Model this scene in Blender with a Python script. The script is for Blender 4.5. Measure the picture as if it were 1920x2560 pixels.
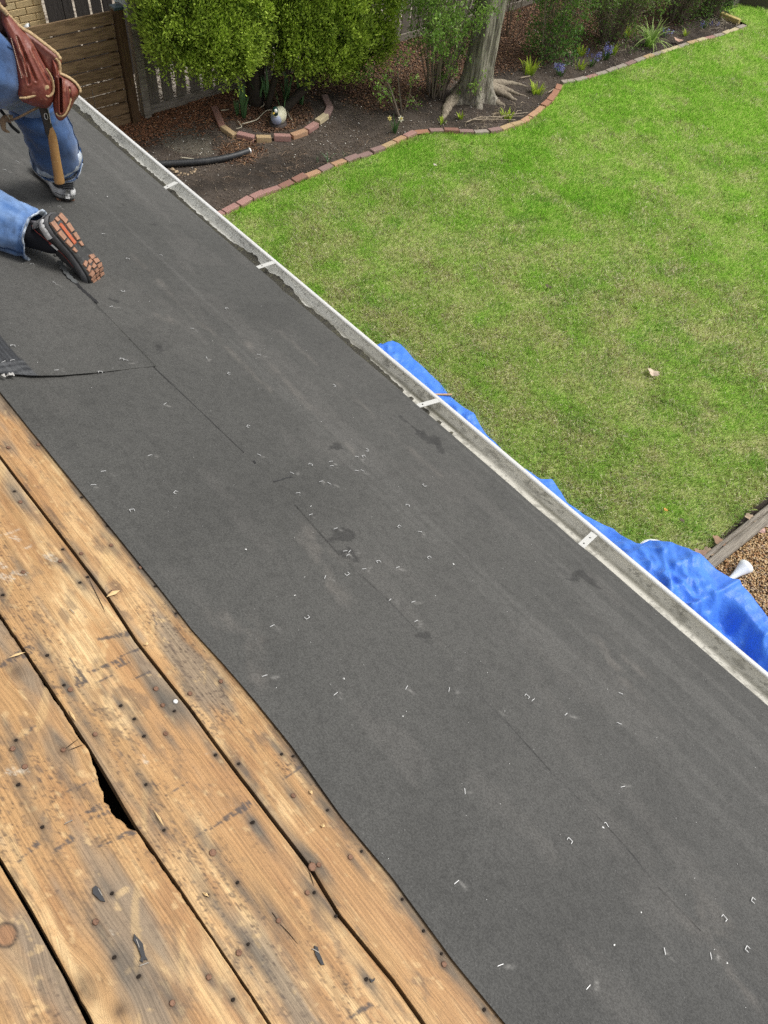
import bpy, bmesh, math, random
import numpy as np
from mathutils import Vector, Matrix
random.seed(7); rng = np.random.default_rng(11)
for o in list(bpy.data.objects): bpy.data.objects.remove(o)
COL = bpy.context.scene.collection
SC = bpy.context.scene

# ------------------------------------------------------------------ camera
# world: X runs along the eave away from the viewer, -Y out over the garden, Z up, ground at 0, eave at 2.6 m
EAVE = 2.6
PITCH = math.radians(18.4)
CAM = np.array([0.0, 1.7345, 4.8105])
FOC = 1850.0                      # focal length in pixels of a 1920 x 2560 picture
MR = np.array([[-0.66036899, -0.7449103, 0.09498126],
               [-0.63929125, 0.49131135, -0.59154024],
               [0.39397905, -0.45135552, -0.80066142]])
cd = bpy.data.cameras.new('camera'); cam = bpy.data.objects.new('camera', cd); COL.objects.link(cam)
cd.sensor_fit = 'VERTICAL'; cd.sensor_height = 24.0; cd.lens = 24.0 * FOC / 2560.0
cd.clip_start = 0.05; cd.clip_end = 400
rot = Matrix((MR[0], -MR[1], -MR[2])).transposed()
cam.matrix_world = Matrix.Translation(Vector(CAM)) @ rot.to_4x4()
SC.camera = cam

# ------------------------------------------------------------------ light
SUN_DIR = Vector((-0.30, -0.55, 0.95)).normalized()      # towards the sun
w = bpy.data.worlds.new('World'); SC.world = w; w.use_nodes = True
nt = w.node_tree; nt.nodes.clear()
sky = nt.nodes.new('ShaderNodeTexSky'); sky.sky_type = 'NISHITA'; sky.sun_disc = False
sky.sun_elevation = math.asin(SUN_DIR.z); sky.sun_rotation = math.atan2(SUN_DIR.x, SUN_DIR.y)
sky.dust_density = 4.0; sky.air_density = 1.0
hs = nt.nodes.new('ShaderNodeHueSaturation'); hs.inputs['Saturation'].default_value = 0.10
bg = nt.nodes.new('ShaderNodeBackground'); bg.inputs[1].default_value = 0.12
ow = nt.nodes.new('ShaderNodeOutputWorld')
nt.links.new(sky.outputs[0], hs.inputs['Color']); nt.links.new(hs.outputs[0], bg.inputs[0]); nt.links.new(bg.outputs[0], ow.inputs[0])
sd = bpy.data.lights.new('sun', 'SUN'); sd.energy = 1.5; sd.angle = math.radians(18); sd.color = (1.0, 0.96, 0.90)
so = bpy.data.objects.new('sun', sd); COL.objects.link(so)
so.rotation_euler = SUN_DIR.to_track_quat('Z', 'Y').to_euler()
SC.view_settings.view_transform = 'Standard'; SC.view_settings.look = 'None'
SC.view_settings.gamma = 1.0; SC.view_settings.use_curve_mapping = False
SC.view_settings.exposure = 0.45
SC.render.engine = 'CYCLES'; SC.cycles.use_denoising = False

# ------------------------------------------------------------------ survey: places read off the photograph, on real planes
UPS = np.array([0.0, math.cos(PITCH), math.sin(PITCH)])
RN = np.array([0.0, -math.sin(PITCH), math.cos(PITCH)])
RO = np.array([0.0, 0.0, EAVE])
def ray(p):
    return MR.T @ np.array([p[0] - 960.0, p[1] - 1280.0, FOC])
def G(p, z=0.0):
    d = ray(p); return CAM + d * ((z - CAM[2]) / d[2])
def AX(p, x):
    d = ray(p); return CAM + d * ((x - CAM[0]) / d[0])
def PL(p, q, n):
    d = ray(p); n = np.array(n, float); return CAM + d * (n @ (np.array(q) - CAM) / (n @ d))
def RS(p, h=0.0):
    "roof coordinates (x along the eave, s up the slope) of a place on the roof"
    q = PL(p, RO + RN * h, RN); return np.array([q[0], (q - RO) @ UPS])
def RP(x, s, h=0.0):
    return np.array([x, 0, 0]) + RO * 1.0 + UPS * s + RN * h
def RPv(x, s, h):
    x = np.asarray(x, float); s = np.asarray(s, float) + 0 * x; h = np.asarray(h, float) + 0 * x
    return np.stack([x, s * UPS[1] + h * RN[1], EAVE + s * UPS[2] + h * RN[2]], -1)

# ------------------------------------------------------------------ noise in numpy
def _h(i, j, k, seed):
    n = (i * 374761393 + j * 668265263 + k * 2147483647 + seed * 974634777) & 0xFFFFFFFF
    n = ((n ^ (n >> 13)) * 1274126177) & 0xFFFFFFFF
    n = n ^ (n >> 16)
    return (n & 0xFFFF) / 65535.0
def vn(x, y, z=0.0, seed=0):
    x = np.asarray(x, float); y = np.asarray(y, float) + 0 * x; z = np.asarray(z, float) + 0 * x
    i = np.floor(x).astype(np.int64); j = np.floor(y).astype(np.int64); k = np.floor(z).astype(np.int64)
    u = x - i; v = y - j; t = z - k
    u = u * u * (3 - 2 * u); v = v * v * (3 - 2 * v); t = t * t * (3 - 2 * t)
    r = 0
    for a in (0, 1):
        for b in (0, 1):
            for c in (0, 1):
                r = r + _h(i + a, j + b, k + c, seed) * (u if a else 1 - u) * (v if b else 1 - v) * (t if c else 1 - t)
    return r
def fbm(x, y, z=0.0, seed=0, oct=4, gain=0.5):
    r = 0; a = 1; s = 0; f = 1
    for o in range(oct):
        r = r + a * vn(np.asarray(x) * f, np.asarray(y) * f, np.asarray(z) * f, seed + o * 17); s += a; a *= gain; f *= 2.03
    return r / s
def sst(x, a, b):
    t = np.clip((x - a) / (b - a), 0, 1); return t * t * (3 - 2 * t)
def mixc(a, b, t):
    t = np.asarray(t)[..., None]; return np.asarray(a) * (1 - t) + np.asarray(b) * t

# ------------------------------------------------------------------ materials
def mat(name, color=None, rough=0.8, layers=(), bump=None, attr=None, spec=0.3, metal=0.0, sheen=0.0, trans=0.0, coordattr=None, coat=0.0):
    """layers: (scale xyz, detail, lo, hi, colour, amount); bump: (scale xyz, strength, distance, detail)"""
    m = bpy.data.materials.new(name); m.use_nodes = True; t = m.node_tree; N = t.nodes; L = t.links
    b = N['Principled BSDF']; b.inputs['Roughness'].default_value = rough; b.inputs['Metallic'].default_value = metal
    b.inputs['Specular IOR Level'].default_value = spec
    if sheen: b.inputs['Sheen Weight'].default_value = sheen
    if coat: b.inputs['Coat Weight'].default_value = coat; b.inputs['Coat Roughness'].default_value = 0.3
    if trans:
        b.inputs['Subsurface Weight'].default_value = 0
    if coordattr:
        ca = N.new('ShaderNodeAttribute'); ca.attribute_name = coordattr; src = ca.outputs['Vector']
    else:
        tc = N.new('ShaderNodeTexCoord'); src = tc.outputs['Object']
    if attr:
        a = N.new('ShaderNodeAttribute'); a.attribute_name = attr; cur = a.outputs['Color']
    else:
        a = N.new('ShaderNodeRGB'); a.outputs[0].default_value = (*color, 1); cur = a.outputs[0]
    def noise(sc, det):
        mp = N.new('ShaderNodeMapping'); mp.inputs['Scale'].default_value = sc if hasattr(sc, '__len__') else (sc,) * 3
        L.new(src, mp.inputs[0]); n = N.new('ShaderNodeTexNoise'); n.inputs['Scale'].default_value = 1.0; n.inputs['Detail'].default_value = det
        n.inputs['Roughness'].default_value = 0.6
        L.new(mp.outputs[0], n.inputs['Vector']); return n.outputs['Fac']
    for sc, det, lo, hi, colr, amt in layers:
        n = noise(sc, det); r = N.new('ShaderNodeMapRange'); r.interpolation_type = 'SMOOTHSTEP'
        r.inputs[1].default_value = lo; r.inputs[2].default_value = hi; r.inputs[3].default_value = 0; r.inputs[4].default_value = amt
        L.new(n, r.inputs[0]); mx = N.new('ShaderNodeMix'); mx.data_type = 'RGBA'
        if isinstance(colr, (int, float)):
            mx.blend_type = 'MULTIPLY'; mx.inputs[7].default_value = (colr, colr, colr, 1)
        else:
            mx.inputs[7].default_value = (*colr, 1)
        L.new(r.outputs[0], mx.inputs[0]); L.new(cur, mx.inputs[6]); cur = mx.outputs[2]
    L.new(cur, b.inputs['Base Color'])
    if bump:
        n = noise(bump[0], bump[3] if len(bump) > 3 else 4); bp = N.new('ShaderNodeBump')
        bp.inputs['Strength'].default_value = bump[1]; bp.inputs['Distance'].default_value = bump[2]
        L.new(n, bp.inputs['Height']); L.new(bp.outputs[0], b.inputs['Normal'])
    if trans:
        tr = N.new('ShaderNodeBsdfTranslucent'); L.new(cur, tr.inputs[0]); ms = N.new('ShaderNodeMixShader'); ms.inputs[0].default_value = trans
        L.new(b.outputs[0], ms.inputs[1]); L.new(tr.outputs[0], ms.inputs[2]); L.new(ms.outputs[0], N['Material Output'].inputs[0])
    return m

# ------------------------------------------------------------------ object helpers
OFF = {}
def off(o): return OFF.get(o.name, np.zeros(3)) if o is not None else np.zeros(3)
def tag(o, label=None, cat=None, group=None, kind=None):
    if label: o['label'] = label
    if cat: o['category'] = cat
    if group: o['group'] = group
    if kind: o['kind'] = kind
    return o
def empty(name, loc, label, cat, group=None):
    o = bpy.data.objects.new(name, None); COL.objects.link(o); o.location = Vector(loc); o.empty_display_size = 0.05
    OFF[o.name] = np.array(loc, float); return tag(o, label, cat, group)
def link(name, me, m, parent=None, smooth=True):
    o = bpy.data.objects.new(name, me); COL.objects.link(o)
    if m is not None and not me.materials: me.materials.append(m)
    if parent is not None: o.parent = parent
    OFF[o.name] = off(parent); return o
def mesh(name, V, F, m, parent=None, smooth=False, cols=None, extra=None):
    """V world coordinates, F list of index tuples or an int array (n,3)/(n,4); cols per vertex"""
    V = np.asarray(V, float) - off(parent); me = bpy.data.meshes.new(name)
    if isinstance(F, np.ndarray):
        k = F.shape[1]; nf = len(F); me.vertices.add(len(V)); me.vertices.foreach_set('co', V.astype(np.float32).ravel())
        me.loops.add(nf * k); me.loops.foreach_set('vertex_index', F.astype(np.int32).ravel())
        me.polygons.add(nf); me.polygons.foreach_set('loop_start', np.arange(0, nf * k, k, dtype=np.int32))
        me.polygons.foreach_set('loop_total', np.full(nf, k, dtype=np.int32)); me.update(calc_edges=True)
    else:
        me.from_pydata(V.tolist(), [], [tuple(f) for f in F]); me.update()
    if smooth: me.polygons.foreach_set('use_smooth', np.ones(len(me.polygons), dtype=bool))
    if cols is not None:
        c = np.ones((len(V), 4), np.float32); c[:, :3] = cols
        at = me.color_attributes.new('col', 'FLOAT_COLOR', 'POINT'); at.data.foreach_set('color', c.ravel())
    if extra is not None:
        for k_, v_ in extra.items():
            at = me.attributes.new(k_, 'FLOAT_VECTOR', 'POINT'); at.data.foreach_set('vector', np.asarray(v_, np.float32).ravel())
    return link(name, me, m, parent)
def nrmz(v):
    v = np.asarray(v, float); return v / (np.linalg.norm(v) + 1e-12)
class MB:
    def __init__(s): s.V = []; s.F = []; s.C = []
    def add(s, V, F, c=None):
        n = len(s.V); s.V += [tuple(v) for v in V]; s.F += [tuple(i + n for i in f) for f in F]
        s.C += [c if c is not None else (0.5, 0.5, 0.5)] * len(V); return s
    def box(s, c, size, R=None, jit=0.0, col=None, bev=0.0):
        x, y, z = [q / 2 for q in size]; P = []
        if bev > 0:
            b = bev
            for (sx, sy, sz) in [(a, d, e) for a in (-1, 1) for d in (-1, 1) for e in (-1, 1)]:
                P += [(sx * (x - b), sy * (y - b), sz * z), (sx * (x - b), sy * y, sz * (z - b)), (sx * x, sy * (y - b), sz * (z - b))]
            bm = bmesh.new()
            for p in P: bm.verts.new(p)
            bmesh.ops.convex_hull(bm, input=bm.verts); bm.verts.index_update()
            P = [tuple(v.co) for v in bm.verts]; F = [[v.index for v in f.verts] for f in bm.faces]; bm.free()
        else:
            P = [(-x, -y, -z), (x, -y, -z), (x, y, -z), (-x, y, -z), (-x, -y, z), (x, -y, z), (x, y, z), (-x, y, z)]
            F = [(0, 3, 2, 1), (4, 5, 6, 7), (0, 1, 5, 4), (1, 2, 6, 5), (2, 3, 7, 6), (3, 0, 4, 7)]
        P = np.array(P)
        if jit: P = P + np.random.default_rng(len(s.V)).normal(0, jit, P.shape)
        if R is not None: P = P @ np.array(R).T
        return s.add(P + np.array(c), F, col)
    def tube(s, path, rad, n=8, cap=True, col=None, flat=1.0, up=(0, 0, 1)):
        path = np.array(path, float); k = len(path); rad = np.broadcast_to(rad, (k,)); V = []; a0 = None
        T = np.gradient(path, axis=0)
        for i in range(k):
            t = nrmz(T[i])
            if a0 is None:
                u = np.array(up, float)
                if abs(t @ u) > 0.95: u = np.array([1.0, 0, 0])
                a = nrmz(np.cross(t, u))
            else:
                a = nrmz(a0 - t * (a0 @ t))
            a0 = a; b = np.cross(t, a)
            for j in range(n):
                th = 2 * math.pi * j / n; V.append(path[i] + rad[i] * (math.cos(th) * a + flat * math.sin(th) * b))
        F = [(i * n + j, i * n + (j + 1) % n, (i + 1) * n + (j + 1) % n, (i + 1) * n + j) for i in range(k - 1) for j in range(n)]
        if cap: F += [tuple(range(n))[::-1], tuple((k - 1) * n + j for j in range(n))]
        return s.add(V, F, col)
    def build(s, name, m, parent=None, smooth=False, cols=False):
        return mesh(name, np.array(s.V), s.F, m, parent, smooth, np.array(s.C) if cols else None)
def catmull(P, n):
    P = np.array(P, float); out = []; Q = np.vstack([2 * P[0] - P[1], P, 2 * P[-1] - P[-2]])
    for i in range(1, len(Q) - 2):
        for t in np.linspace(0, 1, n, endpoint=False):
            a, b, c, d = Q[i - 1], Q[i], Q[i + 1], Q[i + 2]
            out.append(0.5 * ((2 * b) + (-a + c) * t + (2 * a - 5 * b + 4 * c - d) * t * t + (-a + 3 * b - 3 * c + d) * t ** 3))
    out.append(P[-1]); return np.array(out)
def gridfaces(nx, ny):
    i = np.arange(nx - 1)[:, None] * ny + np.arange(ny - 1)[None, :]
    i = i.ravel(); return np.stack([i, i + ny, i + ny + 1, i + 1], 1)
def axes(x=None, z=None):
    z = nrmz(z); x = nrmz(np.array(x) - z * (np.array(x) @ z)); return np.stack([x, np.cross(z, x), z], 1)

GREY = (0.5, 0.5, 0.5)
# ================================================================== ROOF
house = empty('house', (2, 1.0, 0), 'low roof stripped to bare golden boards beside the charcoal felt', 'house')
M_wall = mat('siding', (0.55, 0.53, 0.48), 0.8)
M_raft = mat('rafter_wood', (0.07, 0.045, 0.028), 0.9, bump=((3, 60, 60), 0.4, 0.004))
mb = MB(); mb.box((2.0, 3.4, 1.05), (7.9, 6.0, 2.1)); mb.build('wall', M_wall, house)
M_dark = mat('attic_dark', (0.012, 0.011, 0.010), 1.0, spec=0)
mb = MB(); mb.box((2.0, 2.3, 2.30), (7.9, 4.5, .36)); mb.build('attic_dark_block', M_dark, house)  # near-black block added so the gaps between boards look unlit
for xe_ in (-1.96, 5.96): mesh('gable_light_stop', [(xe_, .42, 2.1), (xe_, 4.4, 2.1), (xe_, 4.4, 2.6 + 4.4 * .3327 - .03), (xe_, .42, 2.6 + .42 * .3327 - .03)], [(0, 1, 2, 3)], M_wall, house)
mesh('attic_light_stop', [(-1.96, 4.4, 2.1), (5.96, 4.4, 2.1), (5.96, 4.4, 4.3), (-1.96, 4.4, 4.3)], [(0, 1, 2, 3)], M_wall, house)  # unseen closures added at both ends and back to keep daylight out
M_fascia = mat('white_fascia', (0.7, 0.7, 0.68), 0.6)
mb = MB(); mb.box((2.2, 0.012, EAVE - 0.085), (8.0, 0.02, 0.14)); mb.build('fascia', M_fascia, house)
mb = MB(); mb.box((2.2, 0.22, EAVE - 0.16), (8.0, 0.39, 0.012)); mb.build('soffit', M_fascia, house)
for k in range(14):
    x = -1.6 + k * 0.6; mb = MB(); R = np.stack([np.array([1, 0, 0]), UPS, RN], 1)
    mb.box(RP(x, 1.9, -0.022 - 0.075), (0.04, 3.7, 0.145), R); mb.build('rafter', M_raft, house)

M_wood = mat('old_deck_board', rough=0.62, attr='col', spec=0.35, coordattr='gc',
             layers=[((1.4, 215, 1), 2, 0.42, 0.60, 0.66, 0.75), ((14, 520, 1), 3, 0.46, 0.66, 0.60, 0.6), ((170, 260, 1), 3, 0.54, 0.70, 0.55, 0.55),
                     ((120, 420, 1), 2, 0.66, 0.72, 0.35, 0.6)],
             bump=((4, 420, 1), 0.35, 0.0015))
M_woodside = M_wood
def uniq_curve(pts):
    q = np.array([RS(p) for p in pts]); q = q[np.argsort(q[:, 0])]; return q
def cur(q, x, noise=0.0, seed=1):
    r = np.interp(x, q[:, 0], q[:, 1])
    # beyond the measured run keep the end value
    return r + noise * (fbm(x * 9, 0.3, seed=seed) - 0.5) * 2
EDGE = uniq_curve([(0, 983), (127, 1141), (247, 1288), (386, 1458), (480, 1578), (560, 1665), (640, 1759), (727, 1868), (853, 2046), (980, 2198), (1127, 2400), (1258, 2560)])
G1 = uniq_curve([(0, 1141), (143, 1326), (270, 1492), (340, 1600), (467, 1760), (600, 1940), (700, 2070), (781, 2176), (850, 2290), (980, 2446), (1060, 2560)])
G2B = uniq_curve([(0, 1531), (66, 1627), (150, 1751), (228, 1872), (275, 1950), (310, 2010), (345, 2068), (385, 2124), (450, 2216), (521, 2322), (640, 2497)])
G2C = uniq_curve([(0, 1545), (66, 1643), (150, 1768), (205, 1856), (222, 1874), (229, 1893), (240, 1930), (250, 1965), (265, 2005), (283, 2032), (303, 2054), (322, 2070), (341, 2076), (354, 2096), (385, 2140), (450, 2231), (521, 2337), (640, 2513)])
G3C = uniq_curve([(0, 2140), (77, 2266), (162, 2421), (196, 2482), (203, 2500), (214, 2515), (226, 2538), (240, 2570)])
G3D = uniq_curve([(0, 2163), (77, 2294), (162, 2447), (228, 2580)])
NAILS = [(21, 1119), (96, 1112), (51, 1255), (203, 1384), (278, 1363), (150, 1403), (58, 1430), (351, 1419), (552, 1703), (475, 1734), (390, 1722), (176, 1724),
         (238, 1836), (414, 1834), (158, 1875), (62, 1917), (32, 1872), (532, 2132), (239, 2305), (522, 2443), (431, 2508), (597, 2382), (407, 1763),
         (733, 1989), (876, 2143), (781, 2167), (797, 2162), (768, 2232), (696, 2302), (1110, 2411)]
SHINY = [(439, 1754)]
HOLES = [(36, 1228), (157, 1373), (7, 1487), (200, 1456), (219, 1442), (118, 1638), (160, 1712), (388, 1465), (440, 1533), (268, 1314), (204, 1243),
         (40, 1850), (46, 1961), (106, 2067), (302, 1764), (336, 1797), (436, 1777), (360, 1840), (365, 1961), (410, 2075), (594, 2206), (519, 2238), (280, 2233),
         (286, 2393), (347, 2441), (583, 2499), (621, 2360), (539, 1887), (633, 2055), (597, 1909), (704, 1885), (733, 1890), (819, 2025), (904, 2128), (630, 2056),
         (840, 2290), (916, 2448), (1006, 2248), (1059, 2327), (1104, 2384), (1211, 2524), (786, 2231)]
nail_xy = np.array([RS(p) for p in NAILS + SHINY]); hole_xy = np.array([RS(p) for p in HOLES])
SCRAPE = [((234, 1600), (320, 1583), .008), ((225, 1680), (300, 1650), .007), ((285, 1672), (320, 1655), .006), ((240, 1706), (275, 1690), .004), ((459, 2107), (540, 2062), .003), ((540, 2062), (617, 2011), .008),
          ((216, 2130), (290, 2098), .003), ((290, 2098), (338, 2074), .008), ((215, 2030), (275, 2010), .009), ((225, 2048), (270, 2030), .005), ((45, 2155), (92, 2108), .006), ((132, 2130), (180, 2095), .006),
          ((860, 2555), (925, 2510), .005), ((706, 1950), (755, 1913), .004), ((0, 1665), (70, 1625), .012), ((170, 1640), (215, 1705), .005), ((188, 1690), (200, 1712), .007), ((380, 1520), (390, 1560), .003),
          ((300, 1640), (352, 1620), .005), ((330, 1700), (372, 1680), .004), ((410, 1990), (470, 1955), .003), ((150, 1985), (240, 1950), .003), ((60, 1840), (85, 1815), .003)]
SCUFF = [((118, 1388), (136, 1400), .012), ((35, 1430), (60, 1432), .011), ((8, 1440), (28, 1448), .012), ((0, 1410), (8, 1415), .012), ((30, 1342), (48, 1348), .009), ((0, 1340), (50, 1322), .006),
         ((65, 1370), (100, 1352), .006), ((276, 2330), (284, 2352), .006), ((520, 2030), (600, 2010), .0025), ((20, 1925), (60, 1925), .012), ((500, 1890), (560, 1870), .002), ((780, 2145), (830, 2115), .002), ((355, 1890), (365, 1905), .008)]
def segs(L):
    return [(RS(a), RS(b), r) for a, b, r in L]
SCRAPE_s, SCUFF_s = segs(SCRAPE), segs(SCUFF)
KNOTS = [((13, 2337), .016, 1), ((158, 1875), .010, 0), ((287, 1485), .008, 0), ((781, 2167), .008, 0), ((216, 2466), .022, 0), ((301, 2528), .014, 0), ((1108, 2411), .009, 0), ((40, 1675), .018, 0)]
KN = [(RS(p), r, ring) for p, r, ring in KNOTS]
def segdist(x, s, a, b):
    d = b - a; t = np.clip(((x - a[0]) * d[0] + (s - a[1]) * d[1]) / (d @ d + 1e-9), 0, 1)
    return np.hypot(x - a[0] - t * d[0], s - a[1] - t * d[1]), t
def wood_color(x, s, pid):
    z = pid * 7.3; wx = x + .04 * (fbm(x * 5, s * 12, z, 2, 3) - .5); ws = s + .018 * (fbm(x * 6, s * 14, z, 4, 3) - .5)
    big = fbm(wx * 1.8, ws * 8, z, 3, 4); mid = fbm(wx * 6, ws * 30, z, 5, 5, .6); fine = fbm(x * 30, s * 75, z, 9, 4, .6); grey = fbm(wx * 2.6, ws * 13, z, 21, 4); yel = fbm(wx * 3.2, ws * 17, z, 23, 4)
    c = mixc((0.50, 0.285, 0.125), (0.68, 0.43, 0.21), sst(big, .40, .62))
    c = mixc(c, (0.82, 0.57, 0.30), sst(yel, .54, .70) * .75)
    c = mixc(c, (0.38, 0.195, 0.085), sst(mid, .47, .70) * .80)
    c = mixc(c, (0.46, 0.245, 0.11), sst(fbm(wx * 2.2, ws * 6, z, 25, 4), .55, .70) * .55)
    c = mixc(c, (0.50, 0.27, 0.115), sst(fine, .48, .66) * .5)
    c = mixc(c, (0.26, 0.20, 0.145), sst(grey, .50, .68) * .85)
    # black tar flecks, in drifts
    drift = sst(fbm(x * 4.4, s * 13, z, 33, 4), .44, .68); fl = fbm(x * 150, s * 210, z, 41, 3, .6)
    c = mixc(c, (0.075, 0.046, 0.034), sst(fl, .61, .71) * (0.07 + .75 * drift) * .9)
    ch = fbm(x * 60 - s * 40, s * 160, z, 47, 3, .6); c = mixc(c, (0.10, 0.068, 0.055), sst(ch, .62, .72) * drift * .6)
    bl = fbm(x * 13, s * 34, z, 59, 5, .62); c = mixc(c, (0.17, 0.115, 0.078), sst(bl, .57, .70) * .55)
    # cross scratches and bright bruises
    sc = fbm(x * 22 + s * 30, s * 6 - x * 1.5, z, 55, 2); c = mixc(c, (0.66, 0.44, 0.21), sst(sc, .74, .78) * .4)
    br = fbm(x * 50, s * 70, z, 57, 3); c = mixc(c, (0.72, 0.49, 0.25), sst(br, .68, .76) * .5)
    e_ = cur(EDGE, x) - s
    if pid == 1: c = c * (1 - .50 * np.exp(-np.abs(s - np.interp(x, EDGE[:, 0], EDGE[:, 1]) ) / .016) * (.4 + fbm(x * 8, s * 20, z, 58, 3)))[..., None]  # shade and stain along the felt edge, painted into the first board
    for i_, q in enumerate(list(nail_xy) + list(hole_xy)):
        dx = x - q[0]; ds = s - q[1]; dx = dx - .02 * math.sin(i_ * 2.3); k_ = .7 + .6 * abs(math.sin(i_ * 5.1)); r = np.hypot(dx * 0.20, ds) / k_; w_ = fbm(x * 24, s * 60, z, 61, 3)
        c = mixc(c, (0.125, 0.105, 0.085), np.clip(np.exp(-(r / .010) ** 2) * (.15 + 1.3 * w_), 0, .85) * .85)
        r2 = np.hypot(dx + .02 * math.sin(i_ * 2.3), ds); c = mixc(c, (0.05, 0.035, 0.028), np.exp(-(r2 / .0065) ** 2) * .8)
    for a, b, r in SCRAPE_s:
        d, t = segdist(x, s, a, b); w_ = fbm(x * 90, s * 300, z, 71, 3)
        c = mixc(c, (0.085, 0.07, 0.068), sst(r * (.35 + 1.3 * w_) * (.4 + .8 * t) - d, 0, .002) * sst(w_, .36, .50) * .85)
    for a, b, r in SCUFF_s:
        d, t = segdist(x, s, a, b); w_ = fbm(x * 190, s * 260, z, 77, 3, .7)
        c = mixc(c, (0.66, 0.58, 0.48), sst(r * 1.0 * (.3 + 1.2 * w_) - d, 0, .005) * sst(w_, .40, .66) * .6)
    for q, r, ring in KN:
        d = np.hypot((x - q[0]) * .8, s - q[1]) * (1 + .35 * (fbm(x * 40, s * 40, z, 81, 2) - .5))
        if ring: c = mixc(c, (0.07, 0.045, 0.03), np.exp(-((d - r) / .0028) ** 2) * .95); c = mixc(c, (.33, .15, .07), sst(r - d, 0, .004) * .7)
        else: c = mixc(c, (0.12, 0.07, 0.038), np.exp(-(d / r) ** 2) * .75 * (.5 + fbm(x * 60, s * 60, z, 83, 2)))
    return np.clip(c * np.array([1.0, 1.03, 1.02]), 0.01, .9)
def grain_coord(x, s, pid):
    g = s + 0.010 * (fbm(x * 1.3, s * 2, pid * 3.1, 91, 2) - .5)
    for q, r, ring in KN:
        dx = (x - q[0]); ds = s - q[1]
        g = g + r * 1.5 * np.sign(ds) * np.exp(-(dx / (r * 3.2)) ** 2) * np.exp(-np.abs(ds) / (r * 2.5)) * -1
    return np.stack([x + pid * 3, g, 0 * x], -1)
def plank(xs, lo, hi, pid, n=52, thick=0.02, h0=-0.0012, crown=0.0010):
    "one board: top grid between two edge curves, rounded arrises, side walls and underside"
    nx = len(xs); t = np.linspace(0, 1, n); X = np.repeat(xs, n); T = np.tile(t, nx); LO = np.repeat(lo, n); HI = np.repeat(hi, n)
    S = LO + (HI - LO) * T; W = (HI - LO)
    e = np.minimum(T, 1 - T) * W
    H = h0 - 0.0022 * np.exp(-e / .0016) + crown * (fbm(X * 2.5, S * 10, pid, 12, 3) - .5) * 2 + 0.0008 * (fbm(X * 20, S * 90, pid, 13, 3) - .5)
    for q in hole_xy: H = H - 0.003 * np.exp(-((X - q[0]) ** 2 + (S - q[1]) ** 2) / .0022 ** 2)
    V = RPv(X, S, H); F = gridfaces(nx, n)[:, ::-1]; N0 = len(V)
    C_ = wood_color(X, S, pid); Gc = grain_coord(X, S, pid)
    VV, FF, CC, GG = [V], [F[:, ::-1]], [C_], [Gc]
    base = N0
    for side, j in ((0, 0), (1, n - 1)):
        top = np.arange(nx) * n + j
        sl = (lo if side == 0 else hi)
        b = RPv(xs, sl, h0 - thick); bc = mixc(C_[top] * .62, np.array([[.16, .10, .06]]), .4 + 0 * xs); tp = V[top]
        VV += [tp, b]; CC += [C_[top] * .75, bc]; g2 = Gc[top].copy(); g3 = g2.copy(); g3[:, 1] += .02; GG += [g2, g3]
        i = np.arange(nx - 1); f = np.stack([base + i, base + i + 1, base + nx + i + 1, base + nx + i], 1)
        FF.append(f if side == 0 else f[:, ::-1]); base += 2 * nx
    # ends
    Vall = np.vstack(VV); Fall = np.vstack(FF)
    return mesh('plank', Vall, Fall, M_wood, house, True, np.vstack(CC), {'gc': np.vstack(GG)})
fx = np.concatenate([np.linspace(-2.0, -.75, 40, endpoint=False), np.arange(-.75, 2.35, .0042), np.linspace(2.36, 6.0, 60)])
cx = np.linspace(-2.0, 6.0, 220)
e = cur(EDGE, fx); g1 = cur(G1, fx, .0012, 4); g2b = cur(G2B, fx, .0008, 5); g2c = cur(G2C, fx, .0008, 6); g2c = g2c + np.clip((g2c - g2b) / .02, 0, 1) * .006 * (fbm(fx * 70, .2, seed=19, oct=4) - .5) * 2; g3c = cur(G3C, fx, .001, 7); g3d = cur(G3D, fx, .001, 8)
PLK = []
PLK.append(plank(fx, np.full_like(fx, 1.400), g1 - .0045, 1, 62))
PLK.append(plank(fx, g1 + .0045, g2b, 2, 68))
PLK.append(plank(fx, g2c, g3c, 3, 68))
PLK.append(plank(fx, g3d, np.full_like(fx, g3d.mean() + .228), 4, 60))
s0 = g3d.mean() + .236
for k in range(7):
    plank(cx, np.full_like(cx, s0), np.full_like(cx, s0 + .228), 5 + k, 12); s0 += .236
s1 = 1.392
for k in range(6):
    lo_ = max(s1 - .228, .035)
    plank(cx, np.full_like(cx, lo_), np.full_like(cx, s1), 15 + k, 6, h0=-.004); s1 -= .2335
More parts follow.
